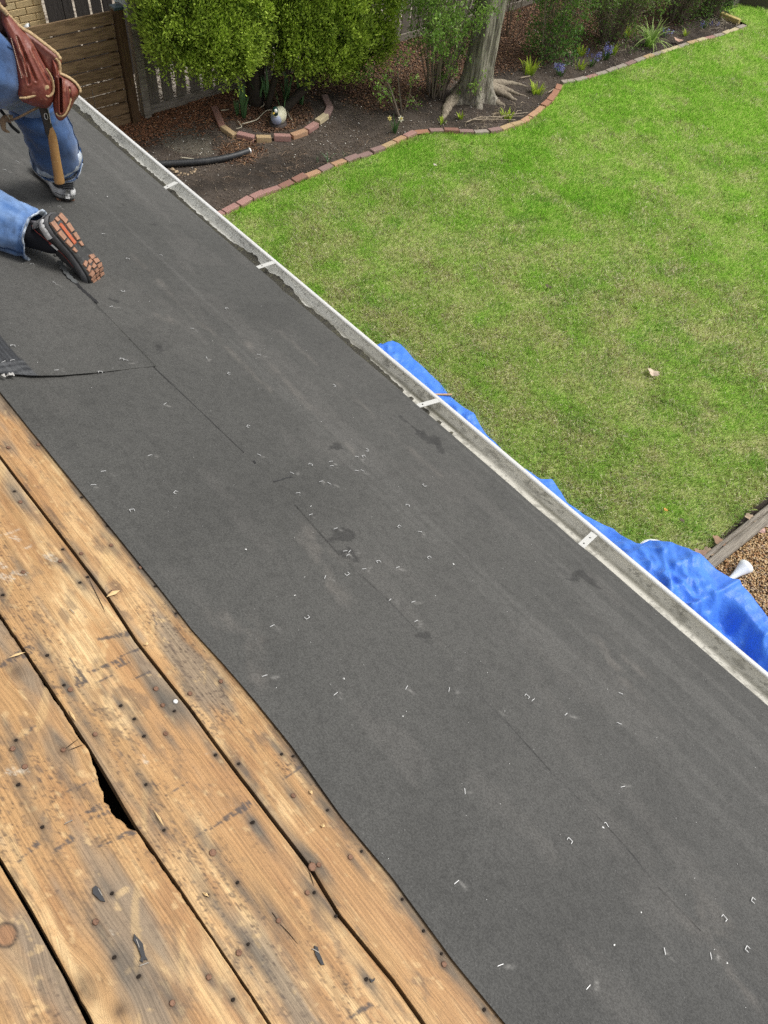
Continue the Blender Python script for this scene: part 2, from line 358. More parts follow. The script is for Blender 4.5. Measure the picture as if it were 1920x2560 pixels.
# nail heads driven in the boards, splinters, scraps of felt left under old nails
M_nail = mat('rusty_nail', (0.22, 0.12, 0.075), 0.6, layers=[((300, 300, 300), 3, .45, .7, (0.07, 0.04, 0.03), .8)], metal=0.3)
M_zinc = mat('zinc', (0.72, 0.72, 0.70), 0.35, metal=0.6)
def which(q):
    x, s = q; i = np.argmin(abs(fx - x))
    if s < g1[i]: return 0
    if s < g2b[i]: return 1
    if s < g3c[i]: return 2
    return 3
def disc(parent, name, x, s, r, m, h=0.0012, squash=1.0, tilt=0.0):
    V = []; n = 12; c0 = RP(x, s, h)
    R = axes((1, 0, 0), RN + np.array([tilt, tilt * .6, 0]))
    for rr, hh in ((1.0, -.003), (1.0, 0.0), (.82, .0008)):
        for j in range(n):
            a = 2 * math.pi * j / n; V.append(c0 + R @ np.array([math.cos(a) * r * rr, math.sin(a) * r * rr * squash, hh]))
    F = [(i * n + j, i * n + (j + 1) % n, (i + 1) * n + (j + 1) % n, (i + 1) * n + j) for i in range(2) for j in range(n)] + [tuple(2 * n + j for j in range(n))]
    return mesh(name, V, F, m, parent, False)
for i, q in enumerate(nail_xy):
    p = PLK[which(q)]; disc(p, 'nail', q[0], q[1], (.0048 + .0012 * random.random()) * (1.5 if NAILS[i % len(NAILS)] in ((532, 2132), (781, 2167)) else 1), M_zinc if i >= len(NAILS) else M_nail, .0014, tilt=random.uniform(-.15, .15))
M_blackhole = mat('nail_hole_dark', (0.02, 0.014, 0.01), 0.9)  # black discs stand in for the dark inside empty nail holes
for q in hole_xy: disc(PLK[which(q)], 'empty_nail_hole' if random.random() < .2 else 'nail_hole', q[0], q[1], .0026 + .0008 * random.random(), M_blackhole, .0002, squash=1.3)
M_scrap = mat('felt_scrap', (0.055, 0.055, 0.058), 0.8, bump=((300, 300, 300), .3, .001))
def scrap(cx_, cy_, pts):
    P = [RP(*RS((cx_ + a, cy_ + b)), .0030) for a, b in pts]; Q = [RP(*RS((cx_ + a, cy_ + b)), .0006) for a, b in pts]; n = len(P)
    o = mesh('felt_scrap', P + Q, [tuple(range(n))] + [(i, i + n, (i + 1) % n + n, (i + 1) % n) for i in range(n)], M_scrap, PLK[which(RS((cx_, cy_)))])
scrap(247, 2237, [(-16, -16), (-8, -22), (2, -14), (8, 2), (16, 18), (4, 16), (-6, 6), (-15, -2)])
scrap(349, 2373, [(-14, -38), (-8, -30), (0, -22), (8, -12), (11, 6), (14, 18), (20, 28), (10, 27), (8, 34), (0, 30), (4, 20), (-2, 4), (-8, -10), (-16, -22)])
scrap(796, 2387, [(-11, -22), (-2, -18), (0, -6), (6, 6), (14, 26), (6, 26), (-2, 12), (-9, -2)])
scrap(929, 2449, [(-6, -2), (2, 2), (8, -4), (6, 4), (-2, 8)])
M_split = mat('fresh_split_wood', (0.72, 0.50, 0.25), 0.7, bump=((40, 400, 400), .4, .001))
def sliver(a, b, wdt, name='splinter', m=None, lift=.004):
    A, B = RS(a), RS(b); A3, B3 = RP(*A, .0015), RP(*B, lift); d = nrmz(B3 - A3); sd_ = np.cross(d, RN) * wdt / 2; mid = (A3 + B3) / 2 + RN * .003
    V = [A3, mid + sd_, B3, mid - sd_, mid + RN * .002, mid - RN * .003]; F = [(0, 3, 4), (3, 2, 4), (2, 1, 4), (1, 0, 4), (0, 5, 3), (3, 5, 2), (2, 5, 1), (1, 5, 0)]
    return mesh(name, V, F, m or M_split, PLK[which(A)])
sliver((266, 1493), (300, 1478), .014); sliver((268, 1484), (290, 1476), .006, m=M_nail)
sliver((383, 2024), (410, 2071), .005, lift=.006); sliver((20, 1646), (64, 1633), .007); sliver((505, 2232), (522, 2244), .006)
sliver((172, 1776), (190, 1808), .006); sliver((358, 1612), (372, 1612), .01); sliver((800, 2064), (812, 2068), .01); sliver((772, 1976), (780, 1988), .008)
# cracks running from the nail into the gap
M_crack = mat('crack_dark', (0.03, 0.02, 0.013), 0.9)
for a, b in (((162, 1873), (198, 1846)), ((172, 1876), (210, 1861)), ((262, 1530), (222, 1445)), ((700, 2310), (745, 2360)), ((680, 2280), (692, 2300)), ((770, 2175), (786, 2215)), ((775, 2150), (784, 2180))):
    A, B = RS(a), RS(b); pa = [RP(*(A + (B - A) * t + np.array([0, .0006 * math.sin(5 * t + a[0])])), .0006) for t in np.linspace(0, 1, 7)]
    mb = MB(); mb.tube(pa, [.0003, .0007, .0010, .0009, .0008, .0005, .0002], 4, flat=.4); mb.build('crack', M_crack, PLK[which(A)])

# ------------------------------------------------------------------ felt courses
M_felt = mat('roofing_felt', rough=0.74, attr='col', spec=0.42,
             layers=[((210, 210, 210), 4, .42, .60, 0.60, .85), ((330, 330, 330), 3, .60, .72, (0.22, 0.22, 0.215), .45), ((3.0, 1.4, 1.4), 3, .45, .7, 0.84, .8), ((34, 34, 34), 4, .45, .65, 0.82, .8)],
             bump=((420, 420, 420), .35, .0012, 3))
WET = [((1002, 1042), (1050, 1085), .008), ((1050, 1085), (1085, 1103), .026), ((1080, 1100), (1103, 1130), .012), ((838, 1115), (842, 1118), .020), ((815, 1123), (835, 1118), .004), ((850, 1336), (864, 1338), .024), ((822, 1356), (850, 1345), .007),
       ((862, 1385), (876, 1388), .022), ((1432, 1440), (1452, 1432), .012), ((1452, 1434), (1475, 1452), .018), ((1420, 1452), (1440, 1448), .006), ((1478, 1455), (1496, 1468), .008), ((1048, 1590), (1066, 1590), .012), ((392, 868), (402, 874), .012),
       ((276, 748), (290, 753), .010), ((28, 480), (58, 500), .022), ((380, 560), (385, 563), .012), ((305, 512), (306, 513), .008)]
LIGHTS = [((40, 398), (52, 404), .01), ((395, 785), (425, 800), .03), ((560, 1550), (640, 1600), .05), ((770, 1340), (820, 1400), .05), ((790, 1430), (850, 1500), .035), ((1525, 1660), (1560, 1690), .05), ((1740, 2280), (1790, 2340), .06), ((560, 1640), (640, 1700), .03),
          ((1500, 1600), (1600, 1680), .03), ((620, 860), (900, 1150), .02), ((700, 830), (1100, 1190), .014), ((330, 640), (700, 1000), .015), ((1780, 2400), (1920, 2540), .015)]
WET_s, LIGHT_s = segs(WET), segs(LIGHTS)
BARS = [(647, 1140, 25), (729, 1185, 25), (826, 1156, -8), (829, 1167, -5), (891, 1144, 8), (891, 1179, 8), (905, 1179, 30), (802, 1206, -12), (822, 1211, 30), (744, 1235, -3), (776, 1289, -20), (838, 1324, -20), (873, 1381, -50), (869, 1390, -32), (862, 1380, -12),
        (909, 1425, -5), (811, 1447, -70), (993, 1421, -22), (1049, 1332, 10), (973, 1503, -45), (1032, 1507, -20), (1039, 1555, -25), (679, 1569, -25), (660, 1694, -18), (837, 1739, -40), (1014, 1723, -60), (1127, 1678, -55), (1120, 1728, -80), (1159, 1982, 85),
        (1331, 1752, -40), (1242, 1792, -60), (1413, 1788, -45), (1546, 1811, 20), (1550, 1736, 22), (1555, 1969, -12), (1772, 2393, 80), (1657, 2381, 80), (1247, 2416, -22), (1466, 2471, -50), (1138, 2209, -40), (412, 1014, -30), (374, 1143, -15), (258, 1183, -8), (233, 1217, -3),
        (62, 532, -15), (258, 587, 5), (402, 640, 22), (80, 667, 0), (135, 713, 30), (278, 769, -15), (31, 908, -12), (9, 912, -22), (314, 907, 12), (141, 933, -5), (148, 518, 0), (43, 406, 20), (12, 427, 10), (647, 889, 15), (516, 897, 60), (480, 824, 10)]
US = [(617, 1068, -60), (776, 1163, 20), (906, 1142, -20), (919, 1129, 90), (943, 1405, -15), (868, 1442, 150), (994, 1318, -50), (1018, 1265, 20), (1058, 1217, -140), (1069, 1395, -30), (768, 1551, 150), (1317, 1742, 40), (1515, 2065, 60), (1422, 2103, 45), (1876, 2250, -70),
      (1809, 2295, 50), (1861, 2371, -65), (435, 1235, -50), (328, 1279, -10), (319, 649, 10), (307, 732, 190), (32, 871, 5), (304, 904, 10), (249, 937, 0), (837, 967, 60), (569, 936, -70), (153, 680, 200), (564, 773, -20)]
bar_xy = [RS(b[:2]) for b in BARS]
def felt_color(x, s):
    c = mixc((0.080, 0.079, 0.073), (0.093, 0.091, 0.084), sst(fbm(x * 1.2, s * 2.0, 0, 101, 3), .35, .65))
    c = mixc(c, (0.067, 0.067, 0.066), sst(-x, -1.2, .8) * .45)  # near end painted darker, as it catches less grazing sheen
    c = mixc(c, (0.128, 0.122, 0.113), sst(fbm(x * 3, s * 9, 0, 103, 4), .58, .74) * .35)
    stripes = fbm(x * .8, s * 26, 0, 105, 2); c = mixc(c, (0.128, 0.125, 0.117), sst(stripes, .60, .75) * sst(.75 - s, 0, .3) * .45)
    sm = cur(seam, x); c = mixc(c, (0.026, 0.026, 0.027), np.exp(-((s - sm + .0016) / .0017) ** 2) * sst(fbm(x * 5, .4, 0, 109, 3), .40, .60) * .8)  # shade line of the lap seam, painted dark into the felt
    wx_ = x + .03 * (fbm(x * 30, s * 30, 0, 107, 3) - .5); ws_ = s + .03 * (fbm(x * 30, s * 30, 0, 108, 3) - .5)
    for a, b, r in WET_s:
        d, t = segdist(wx_, ws_, a, b); w_ = fbm(x * 60, s * 60, 0, 111, 3)
        c = mixc(c, (0.040, 0.039, 0.037), sst(r * (.75 + 1.4 * (w_ - .2)) - d, 0, .003) * .78)
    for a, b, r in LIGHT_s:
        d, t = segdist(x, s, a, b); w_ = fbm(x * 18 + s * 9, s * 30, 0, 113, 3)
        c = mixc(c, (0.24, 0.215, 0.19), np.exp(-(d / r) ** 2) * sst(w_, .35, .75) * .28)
    k = 0
    for q in bar_xy:
        k += 1; m_ = (abs(x - q[0]) < .06) & (abs(s - q[1]) < .06)
        if not m_.any(): continue
        ox = -.012 + .006 * math.sin(k * 3.3); oy = -.012 + .008 * math.cos(k * 1.7); a_ = k * 1.1
        dx = x[m_] - q[0] - ox; ds = s[m_] - q[1] - oy; u = dx * math.cos(a_) + ds * math.sin(a_); v = -dx * math.sin(a_) + ds * math.cos(a_)
        w_ = fbm(x[m_] * 130, s[m_] * 130, 0, 117, 2)
        c[m_] = mixc(c[m_], (0.33, 0.32, 0.30), np.exp(-(u / .012) ** 2 - (v / .0035) ** 2) * sst(w_, .3, .6) * .7)
    return np.clip(c, 0, 1)
felt_lo = uniq_curve([(183, 270), (207, 291), (229, 311), (263, 330), (285, 352), (295, 367), (323, 386), (348, 408), (379, 439), (398, 452), (420, 468), (442, 493), (461, 510), (486, 529), (511, 546), (536, 571), (567, 593), (599, 618), (614, 638), (646, 669), (683, 699), (708, 728), (740, 749), (773, 777), (810, 806), (843, 835), (888, 880), (929, 908), (970, 943), (1003, 974), (1040, 1009), (1068, 1031), (1134, 1081), (1175, 1122), (1240, 1179), (1300, 1231), (1337, 1266), (1390, 1309), (1449, 1364), (1509, 1403), (1569, 1459), (1621, 1504), (1674, 1545), (1722, 1582), (1782, 1635), (1842, 1683), (1879, 1717), (1920, 1758)])
seam = uniq_curve([(150, 668), (258, 790), (382, 920), (608, 1136), (635, 1160), (735, 1265), (847, 1391), (963, 1499), (1040, 1580), (1262, 1808), (1372, 1930), (1490, 2044), (1557, 2116), (1642, 2221), (1747, 2331), (1920, 2512)])
def sheet(name, xs, lo, hi, n, base, label, cols=felt_color, wav=.0016, m=None, edge_lift=0.0, thick=.0016, extra_h=None):
    nx = len(xs); t = np.linspace(0, 1, n); X = np.repeat(xs, n); T = np.tile(t, nx); S = np.repeat(lo, n) + np.repeat(hi - lo, n) * T
    H = base + wav * (fbm(X * 2.2, S * 26, 0, 131, 2) - .5) * 2 * 1.3 + .0008 * (fbm(X * 11, S * 11, 0, 133, 3) - .5) + wav * .8
    H = H + edge_lift * (np.exp(-(T * (hi - lo).mean()) / .018)) * fbm(X * 3, 0.5, 0, 137, 2)
    if extra_h is not None: H = H + extra_h(X, S)
    V = RPv(X, S, H); C_ = cols(X, S); F = gridfaces(nx, n)
    ring = np.concatenate([np.arange(n), np.arange(1, nx) * n + n - 1, (nx - 1) * n + np.arange(n - 2, -1, -1), np.arange(nx - 2, 0, -1) * n])
    bot = RPv(X[ring], S[ring], H[ring] - thick); k = len(ring); i = np.arange(k); b0 = len(V); top2 = V[ring]
    side = np.stack([b0 + i, b0 + k + i, b0 + k + (i + 1) % k, b0 + (i + 1) % k], 1)
    o = mesh(name, np.vstack([V, top2, bot]), np.vstack([F, side]), m or M_felt, None, True, np.vstack([C_, C_[ring] * .8, C_[ring] * .5]))
    return tag(o, label, 'roofing felt', 'overlapping felt sheets on the roof')
xs = np.concatenate([np.linspace(-2, -.95, 20, endpoint=False), np.arange(-.95, 2.6, .0065), np.arange(2.6, 5.0, .011), np.linspace(5.0, 6.0, 12)])
lo = cur(felt_lo, xs) + .003 * (fbm(xs * 16, .2, seed=141) - .5)
def droop(X, S): return -.006 * np.exp(-np.clip(S, -.05, 1) / .012)
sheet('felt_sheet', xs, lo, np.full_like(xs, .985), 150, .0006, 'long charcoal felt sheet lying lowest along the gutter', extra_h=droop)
# second course, near length
xe = cur(uniq_curve([(380, 922), (330, 926), (240, 938), (150, 948), (85, 950), (30, 947)]), np.array([0.]))  # placeholder for the butt joint
BUTT = np.array([RS(p) for p in [(381, 921), (330, 926), (240, 938), (150, 948), (85, 950), (30, 947), (-40, 942)]])
xs2 = np.concatenate([np.linspace(-2, -.8, 16, endpoint=False), np.arange(-.8, 2.12, .0065)])
lo2 = cur(seam, xs2) + .001 * (fbm(xs2 * 14, .7, seed=143) - .5); hi2 = cur(EDGE, xs2) + .0015 * (fbm(xs2 * 12, .1, seed=149) - .5)
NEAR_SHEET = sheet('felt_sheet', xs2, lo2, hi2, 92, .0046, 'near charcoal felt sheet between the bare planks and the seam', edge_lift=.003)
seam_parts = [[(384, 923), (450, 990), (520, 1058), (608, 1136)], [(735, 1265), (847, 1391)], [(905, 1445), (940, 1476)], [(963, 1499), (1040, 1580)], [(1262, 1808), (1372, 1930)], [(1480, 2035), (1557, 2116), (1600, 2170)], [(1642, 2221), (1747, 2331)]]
M_seamshade = mat('seam_shade', (0.030, 0.030, 0.030), .8)  # dark strips painting the shadow gap under the lap edge
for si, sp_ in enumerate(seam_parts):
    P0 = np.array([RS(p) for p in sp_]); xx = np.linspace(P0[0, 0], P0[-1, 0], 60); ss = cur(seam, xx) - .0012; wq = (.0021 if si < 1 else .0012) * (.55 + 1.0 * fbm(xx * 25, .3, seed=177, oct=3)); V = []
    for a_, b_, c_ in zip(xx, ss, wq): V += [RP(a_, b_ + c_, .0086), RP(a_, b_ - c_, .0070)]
    mesh('seam_shade', V, gridfaces(60, 2), M_seamshade, NEAR_SHEET)
# far length over it, with the smooth black selvage
def sel_color(x, s):
    c = felt_color(x, s); sl = cur(SEL, x)
    k = sst(s - sl, -.0008, .0008); st = fbm(x * 1.5, s * 160, 0, 151, 2)
    c2 = mixc((0.030, 0.032, 0.036), (0.075, 0.078, 0.084), sst(st, .5, .75) * .8); sc = fbm(x * 30, s * 8, 0, 153, 3); c2 = mixc(c2, (.16, .165, .17), sst(sc, .66, .76) * .5)
    return mixc(c, c2, k)
SEL = uniq_curve([(0, 845), (95, 950)])
def butt_x(s): return np.interp(s, BUTT[:, 1], BUTT[:, 0])
nA = 100; sA = np.linspace(.925, 1.62, nA); xa = np.concatenate([np.arange(0, .9, .006), np.arange(.9, 2.4, .011), np.linspace(2.42, 4.05, 40)])
lift = lambda X, S, B: .010 * sst(S, 1.0, 1.42) * np.exp(-(X - B) / .05)
X = np.repeat(xa, nA); S = np.tile(sA, len(xa)); B = butt_x(S); lo_far = cur(seam, X + B); S = np.where(S < .93, lo_far, S)
X = X + B; H = .0072 + .0012 * (fbm(X * 2.2, S * 20, 0, 161, 2)) + lift(X, S, B) + .0007 * (fbm(X * 12, S * 12, 0, 163, 2))
V = RPv(X, S, H); C_ = sel_color(X, S); nx = len(xa); F = gridfaces(nx, nA)
ring = np.concatenate([np.arange(nA), np.arange(1, nx) * nA + nA - 1, (nx - 1) * nA + np.arange(nA - 2, -1, -1), np.arange(nx - 2, 0, -1) * nA]); k = len(ring); i = np.arange(k); b0 = len(V)
bot = RPv(X[ring], S[ring], H[ring] - .0018)
side = np.stack([b0 + i, b0 + k + i, b0 + k + (i + 1) % k, b0 + (i + 1) % k], 1)
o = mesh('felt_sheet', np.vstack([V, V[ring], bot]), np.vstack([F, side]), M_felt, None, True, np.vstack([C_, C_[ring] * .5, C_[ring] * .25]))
tag(o, 'far charcoal felt sheet with a glossy black selvage band, under the kneeling worker', 'roofing felt', 'overlapping felt sheets on the roof')
M_tear = mat('torn_edge', (0.42, 0.41, 0.39), .8)
mb = MB()
for (a, b, r) in (((2, 948), (14, 957), .006), ((16, 950), (30, 951), .007), ((24, 944), (36, 954), .005)):
    A, B_ = RP(*RS(a), .016), RP(*RS(b), .022); mb.tube([A, (A + B_) / 2 + RN * .006, B_], [r * .4, r, r * .3], 5, flat=.3)
tag(mb.build('felt_tear', M_tear), 'pale torn curls of felt at the black corner of the far sheet', 'felt tear')
# grey strip and black strip along the seam under the shoe
M_strip = mat('grey_strip', (0.10, 0.105, 0.105), .7, layers=[((90, 90, 90), 3, .5, .7, .6, .6)]); M_black = mat('black_strip', (0.022, 0.022, 0.023), .6)
def ribbon(name, pts, wd, h0, h1, m, label, cat, hang=0):
    P = np.array([RS(p) for p in pts]); P = catmull(P, 6); V = []; n = len(P)
    T = np.gradient(P, axis=0); T /= np.linalg.norm(T, axis=1)[:, None]
    for i in range(n):
        nn = np.array([-T[i, 1], T[i, 0]]); hh = h0 + (h1 - h0) * i / (n - 1); wq = wd * (1 + .25 * math.sin(i * 1.7))
        V += [RP(*(P[i] + nn * wq / 2), hh + .0012), RP(*(P[i] - nn * wq / 2), hh), RP(*(P[i] - nn * wq / 2), hh - .0016), RP(*(P[i] + nn * wq / 2), hh - .0006)]
    F = [(i * 4 + j, i * 4 + (j + 1) % 4, i * 4 + 4 + (j + 1) % 4, i * 4 + 4 + j) for i in range(n - 1) for j in range(4)] + [(3, 2, 1, 0), (n * 4 - 4, n * 4 - 3, n * 4 - 2, n * 4 - 1)]
    return tag(mesh(name, V, F, m), label, cat)
ribbon('felt_strip', [(148, 664), (160, 684), (174, 701), (192, 714)], .018, .022, .011, M_strip, 'short grey felt strip sticking out from under the worker\'s shoe', 'felt strip')
ribbon('felt_strip', [(189, 712), (204, 728), (222, 744), (243, 762)], .012, .0095, .0092, M_black, 'short black strip lying along the felt seam beside the shoe', 'felt strip')
ribbon('felt_slit', [(683, 1206), (700, 1202), (718, 1196), (730, 1194)], .004, .0035, .0035, M_black, 'thin black slit in the felt near the middle of the seam', 'slit')
ribbon('felt_slit', [(632, 1157), (637, 1163)], .006, .0085, .0085, M_black, 'small black nick at the end of the visible felt seam', 'slit')

# ------------------------------------------------------------------ staples
M_staple = mat('staple_steel', (0.70, 0.70, 0.69), 0.4, metal=0.3, spec=.6)
def staple_mesh(kind):
    r = .00062; W = .0058 * (1.25 if kind == 'bar' else 1.1); mb = MB()
    if kind == 'bar':
        mb.box((0, 0, .0006), (2 * W * .92, .0014, .0010)); mb.box((-W, 0, -.002), (.0012, .0012, .005)); mb.box((W, 0, -.002), (.0012, .0012, .005))
    else:
        L_ = .0088; mb.box((0, 0, .0008), (2 * W, .0013, .0013)); mb.box((-W, -L_ / 2, .0012), (.0013, L_, .0013)); mb.box((W, -L_ / 2, .0005), (.0013, L_, .0013))
    me = bpy.data.meshes.new('staple'); me.from_pydata(mb.V, [], mb.F); me.materials.append(M_staple); return me
ms_bar, ms_u = staple_mesh('bar'), staple_mesh('u')
M_oldst = mat('old_staple', (0.30, 0.28, 0.25), .5, metal=.4); ms_old = ms_bar.copy(); ms_old.materials.clear(); ms_old.materials.append(M_oldst)
def place_staple(me, b, h, label, grp):
    p = np.array(b[:2], float); a = math.radians(b[2]); dirp = np.array([math.cos(a), math.sin(a)]) * 6
    A = RS(p - dirp); Bq = RS(p + dirp); Cc = RS(p); d3 = nrmz(RP(*Bq) - RP(*A)); R = np.stack([d3, np.cross(RN, d3), RN], 1)
    # on the mesh the legs point along -y; the pictured U opens to the clockwise side
    o = bpy.data.objects.new('staple', me); COL.objects.link(o); o.matrix_world = Matrix.Translation(Vector(RP(*Cc, h))) @ Matrix(R).to_4x4()
    OFF[o.name] = np.zeros(3); tag(o, label, 'staple', grp)
def felt_h(q):
    return .012 if (q[1] > .93 and q[0] > butt_x(q[1])) else (.0075 if q[1] > .92 else .0045)
for b in BARS:
    q = RS(b[:2])
    place_staple(ms_bar, b, felt_h(q) + .0003, 'flat silver staple crown driven down into the charcoal felt, seen as a short bar', 'staples driven into the felt')
for b in US:
    q = RS(b[:2])
    if b[:2] == (249, 937): place_staple(ms_u, b, .014, 'loose U shaped staple standing on the lifted black felt edge', None)
    else: place_staple(ms_u, b, felt_h(q) + .001, 'loose silver U shaped staple lying on its side on the charcoal felt', 'loose staples lying on the felt')
for b in ((250, 2232, 60, 'in the small felt scrap on the third plank'), (344, 2360, 70, 'in the long felt scrap on the third plank'), (360, 2412, -20, 'just below the long felt scrap'), (171, 2057, -25, 'left of the black hole between the planks'), (180, 1530, 40, 'lying alone on the second plank'), (788, 2378, 30, 'in the felt scrap nearest the bottom edge')):
    place_staple(ms_old, b[:3], .0032, 'old dull staple ' + b[3], None)
# white chips and grit on the felt
M_chip = mat('white_chip', (0.85, 0.85, 0.82), .7)
gv = []; 
def chip(mb, x, s, r, h, sd_):
    rr = np.random.default_rng(sd_); P = rr.normal(0, 1, (6, 3)); P = P / np.linalg.norm(P, axis=1)[:, None] * r * rr.uniform(.6, 1.2, (6, 1)); P[:, 2] = abs(P[:, 2]) * .6
    c0 = RP(x, s, h); bm = bmesh.new(); [bm.verts.new(p) for p in P]; bmesh.ops.convex_hull(bm, input=bm.verts); bm.verts.index_update()
    mb.add([c0 + np.array(v.co) for v in bm.verts], [[v.index for v in f.verts] for f in bm.faces]); bm.free()
for i, (px, py, r) in enumerate(((612, 1378, .0045), (1133, 1412, .0045), (776, 1268, .003), (858, 1701, .0028), (1013, 1783, .0028), (1005, 1794, .0028), (1517, 1725, .003), (1598, 2284, .0028), (1531, 2365, .003), (736, 1493, .003), (268, 495, .004), (1813, 2410, .003), (1504, 2072, .003))):
    q = RS((px, py)); mb = MB(); chip(mb, q[0], q[1], r, felt_h(q), i); tag(mb.build('white_chip', M_chip), 'tiny white chip lying on the charcoal felt', 'chip', 'white chips on the felt')
mb = MB()
for i in range(420):
    x = rng.uniform(-.7, 4.6); s = rng.uniform(.02, 1.45)
    if s > 1.36 and x > 1.9: continue
    chip(mb, x, s, rng.uniform(.0006, .0014), felt_h((x, s)), 500 + i)
tag(mb.build('grit', M_chip), 'fine pale grit scattered over the charcoal felt', 'grit', kind='stuff')
# ================================================================== GUTTER
gut = empty('rain_gutter', (2, -.05, EAVE - .08), 'dirty white aluminium gutter running along the low edge of the felted roof', 'gutter')
M_gut = mat('gutter_metal', (0.86, 0.85, 0.79), 0.45, spec=.5, layers=[((1.6, 22, 22), 4, .44, .66, (0.52, 0.50, 0.42), .6), ((10, 60, 60), 4, .52, .70, (0.34, 0.32, 0.26), .5), ((120, 120, 120), 3, .60, .74, (0.30, 0.29, 0.25), .35)])
M_lip = mat('gutter_lip', (0.64, 0.64, 0.62), 0.5, spec=.5, layers=[((3, 60, 60), 4, .54, .72, (0.50, 0.47, 0.42), .6), ((60, 160, 160), 3, .64, .74, (.25, .23, .2), .6)])
prof = [(.006, -.012), (.004, -.04), (.002, -.076), (-.004, -.083), (-.03, -.086), (-.052, -.085), (-.066, -.078), (-.076, -.066), (-.082, -.050), (-.0865, -.034), (-.0885, -.020), (-.090, -.011)]
lipp = [(-.110, -.037), (-.1085, -.0355), (-.1070, -.031), (-.1095, -.0275), (-.114, -.0262), (-.121, -.0262), (-.1255, -.0275), (-.1285, -.031), (-.129, -.040), (-.127, -.044)]
outp = [(-.127, -.044), (-.124, -.056), (-.116, -.068), (-.110, -.078), (-.100, -.086), (-.03, -.090), (.008, -.090), (.010, -.012)]
def extr(name, pr, m, xs_, wob=0.0, smooth=True, th=0):
    V = []; n = len(pr)
    for x in xs_:
        wv = wob * (float(fbm(np.array([x * 1.3]), 0.1, seed=201)[0]) - .5)
        V += [(x, y + wv, EAVE + z) for y, z in pr]
    return mesh(name, V, gridfaces(len(xs_), n)[:, ::-1], m, gut, smooth)
gx = np.linspace(-1.9, 5.9, 260)
pr2 = catmull([(.006, -.014), (.003, -.045), (-.004, -.070), (-.020, -.077), (-.050, -.078), (-.072, -.076), (-.088, -.069), (-.100, -.058), (-.1075, -.047), (-.111, -.037), (-.110, -.031)], 5); gxx = np.arange(-1.9, 5.9, .006); nP = len(pr2)
Xg = np.repeat(gxx, nP); Yg = np.tile(pr2[:, 0], len(gxx)); Zg = np.tile(pr2[:, 1], len(gxx)); wv = .003 * (fbm(Xg * 1.3, .1, 0, 201, 3) - .5)
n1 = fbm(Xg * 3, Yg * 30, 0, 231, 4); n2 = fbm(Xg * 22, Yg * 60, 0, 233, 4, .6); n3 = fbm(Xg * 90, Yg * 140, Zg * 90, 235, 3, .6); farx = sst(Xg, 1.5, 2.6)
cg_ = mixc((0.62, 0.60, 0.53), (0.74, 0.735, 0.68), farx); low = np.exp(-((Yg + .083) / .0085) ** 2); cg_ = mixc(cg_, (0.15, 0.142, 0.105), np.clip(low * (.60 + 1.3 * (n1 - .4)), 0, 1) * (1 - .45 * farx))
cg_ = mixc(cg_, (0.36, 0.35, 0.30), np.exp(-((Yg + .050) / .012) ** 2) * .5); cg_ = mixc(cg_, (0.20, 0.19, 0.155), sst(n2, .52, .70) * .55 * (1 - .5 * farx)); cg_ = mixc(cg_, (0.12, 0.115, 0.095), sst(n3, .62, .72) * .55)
cg_ = mixc(cg_, (0.16, 0.15, 0.13), np.exp(-((Zg + .034) / .0045) ** 2) * (Yg < -.05) * .8)  # shadow in the recess below the lip, painted on the trough
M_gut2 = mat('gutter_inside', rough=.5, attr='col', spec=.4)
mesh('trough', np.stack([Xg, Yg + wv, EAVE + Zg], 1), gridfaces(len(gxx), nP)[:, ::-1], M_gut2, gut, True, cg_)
extr('front_lip', lipp, M_lip, gx, .003); extr('outer_face', outp, M_lip, gx, .003)
for xe_ in (-1.9, 5.9):
    mesh('end_cap', [(xe_, y, EAVE + z) for y, z in prof + lipp[1:] + outp[1:]], [tuple(range(len(prof + lipp) + len(outp) - 2))], M_lip, gut)
# drip edge peeping out from under the felt
M_drip = mat('drip_edge', (0.62, 0.61, 0.57), .6, layers=[((60, 200, 200), 4, .42, .58, (0.24, 0.23, 0.20), .85), ((200, 400, 400), 3, .55, .7, (.12, .12, .11), .6)])
dx = np.linspace(-1.9, 5.9, 1400); V = []
for x, f1, f2 in zip(dx, fbm(dx * 9, 1.1, seed=211), fbm(dx * 40, 3.1, seed=213)):
    w_ = max(.0045 + .006 * (f1 - .45) + .004 * (f2 - .5) - .010 * float(sst(np.array(x), 1.5, 2.2)), -.01)
    V += [RP(x, .03, -.011), RP(x, 0.004, -.011), RP(x, -w_ * .6, -.0115), RP(x, -w_, -.0135), RP(x, -w_ + .001, -.019)]
mesh('drip_edge', V, gridfaces(len(dx), 5)[:, ::-1], M_drip, gut, True)
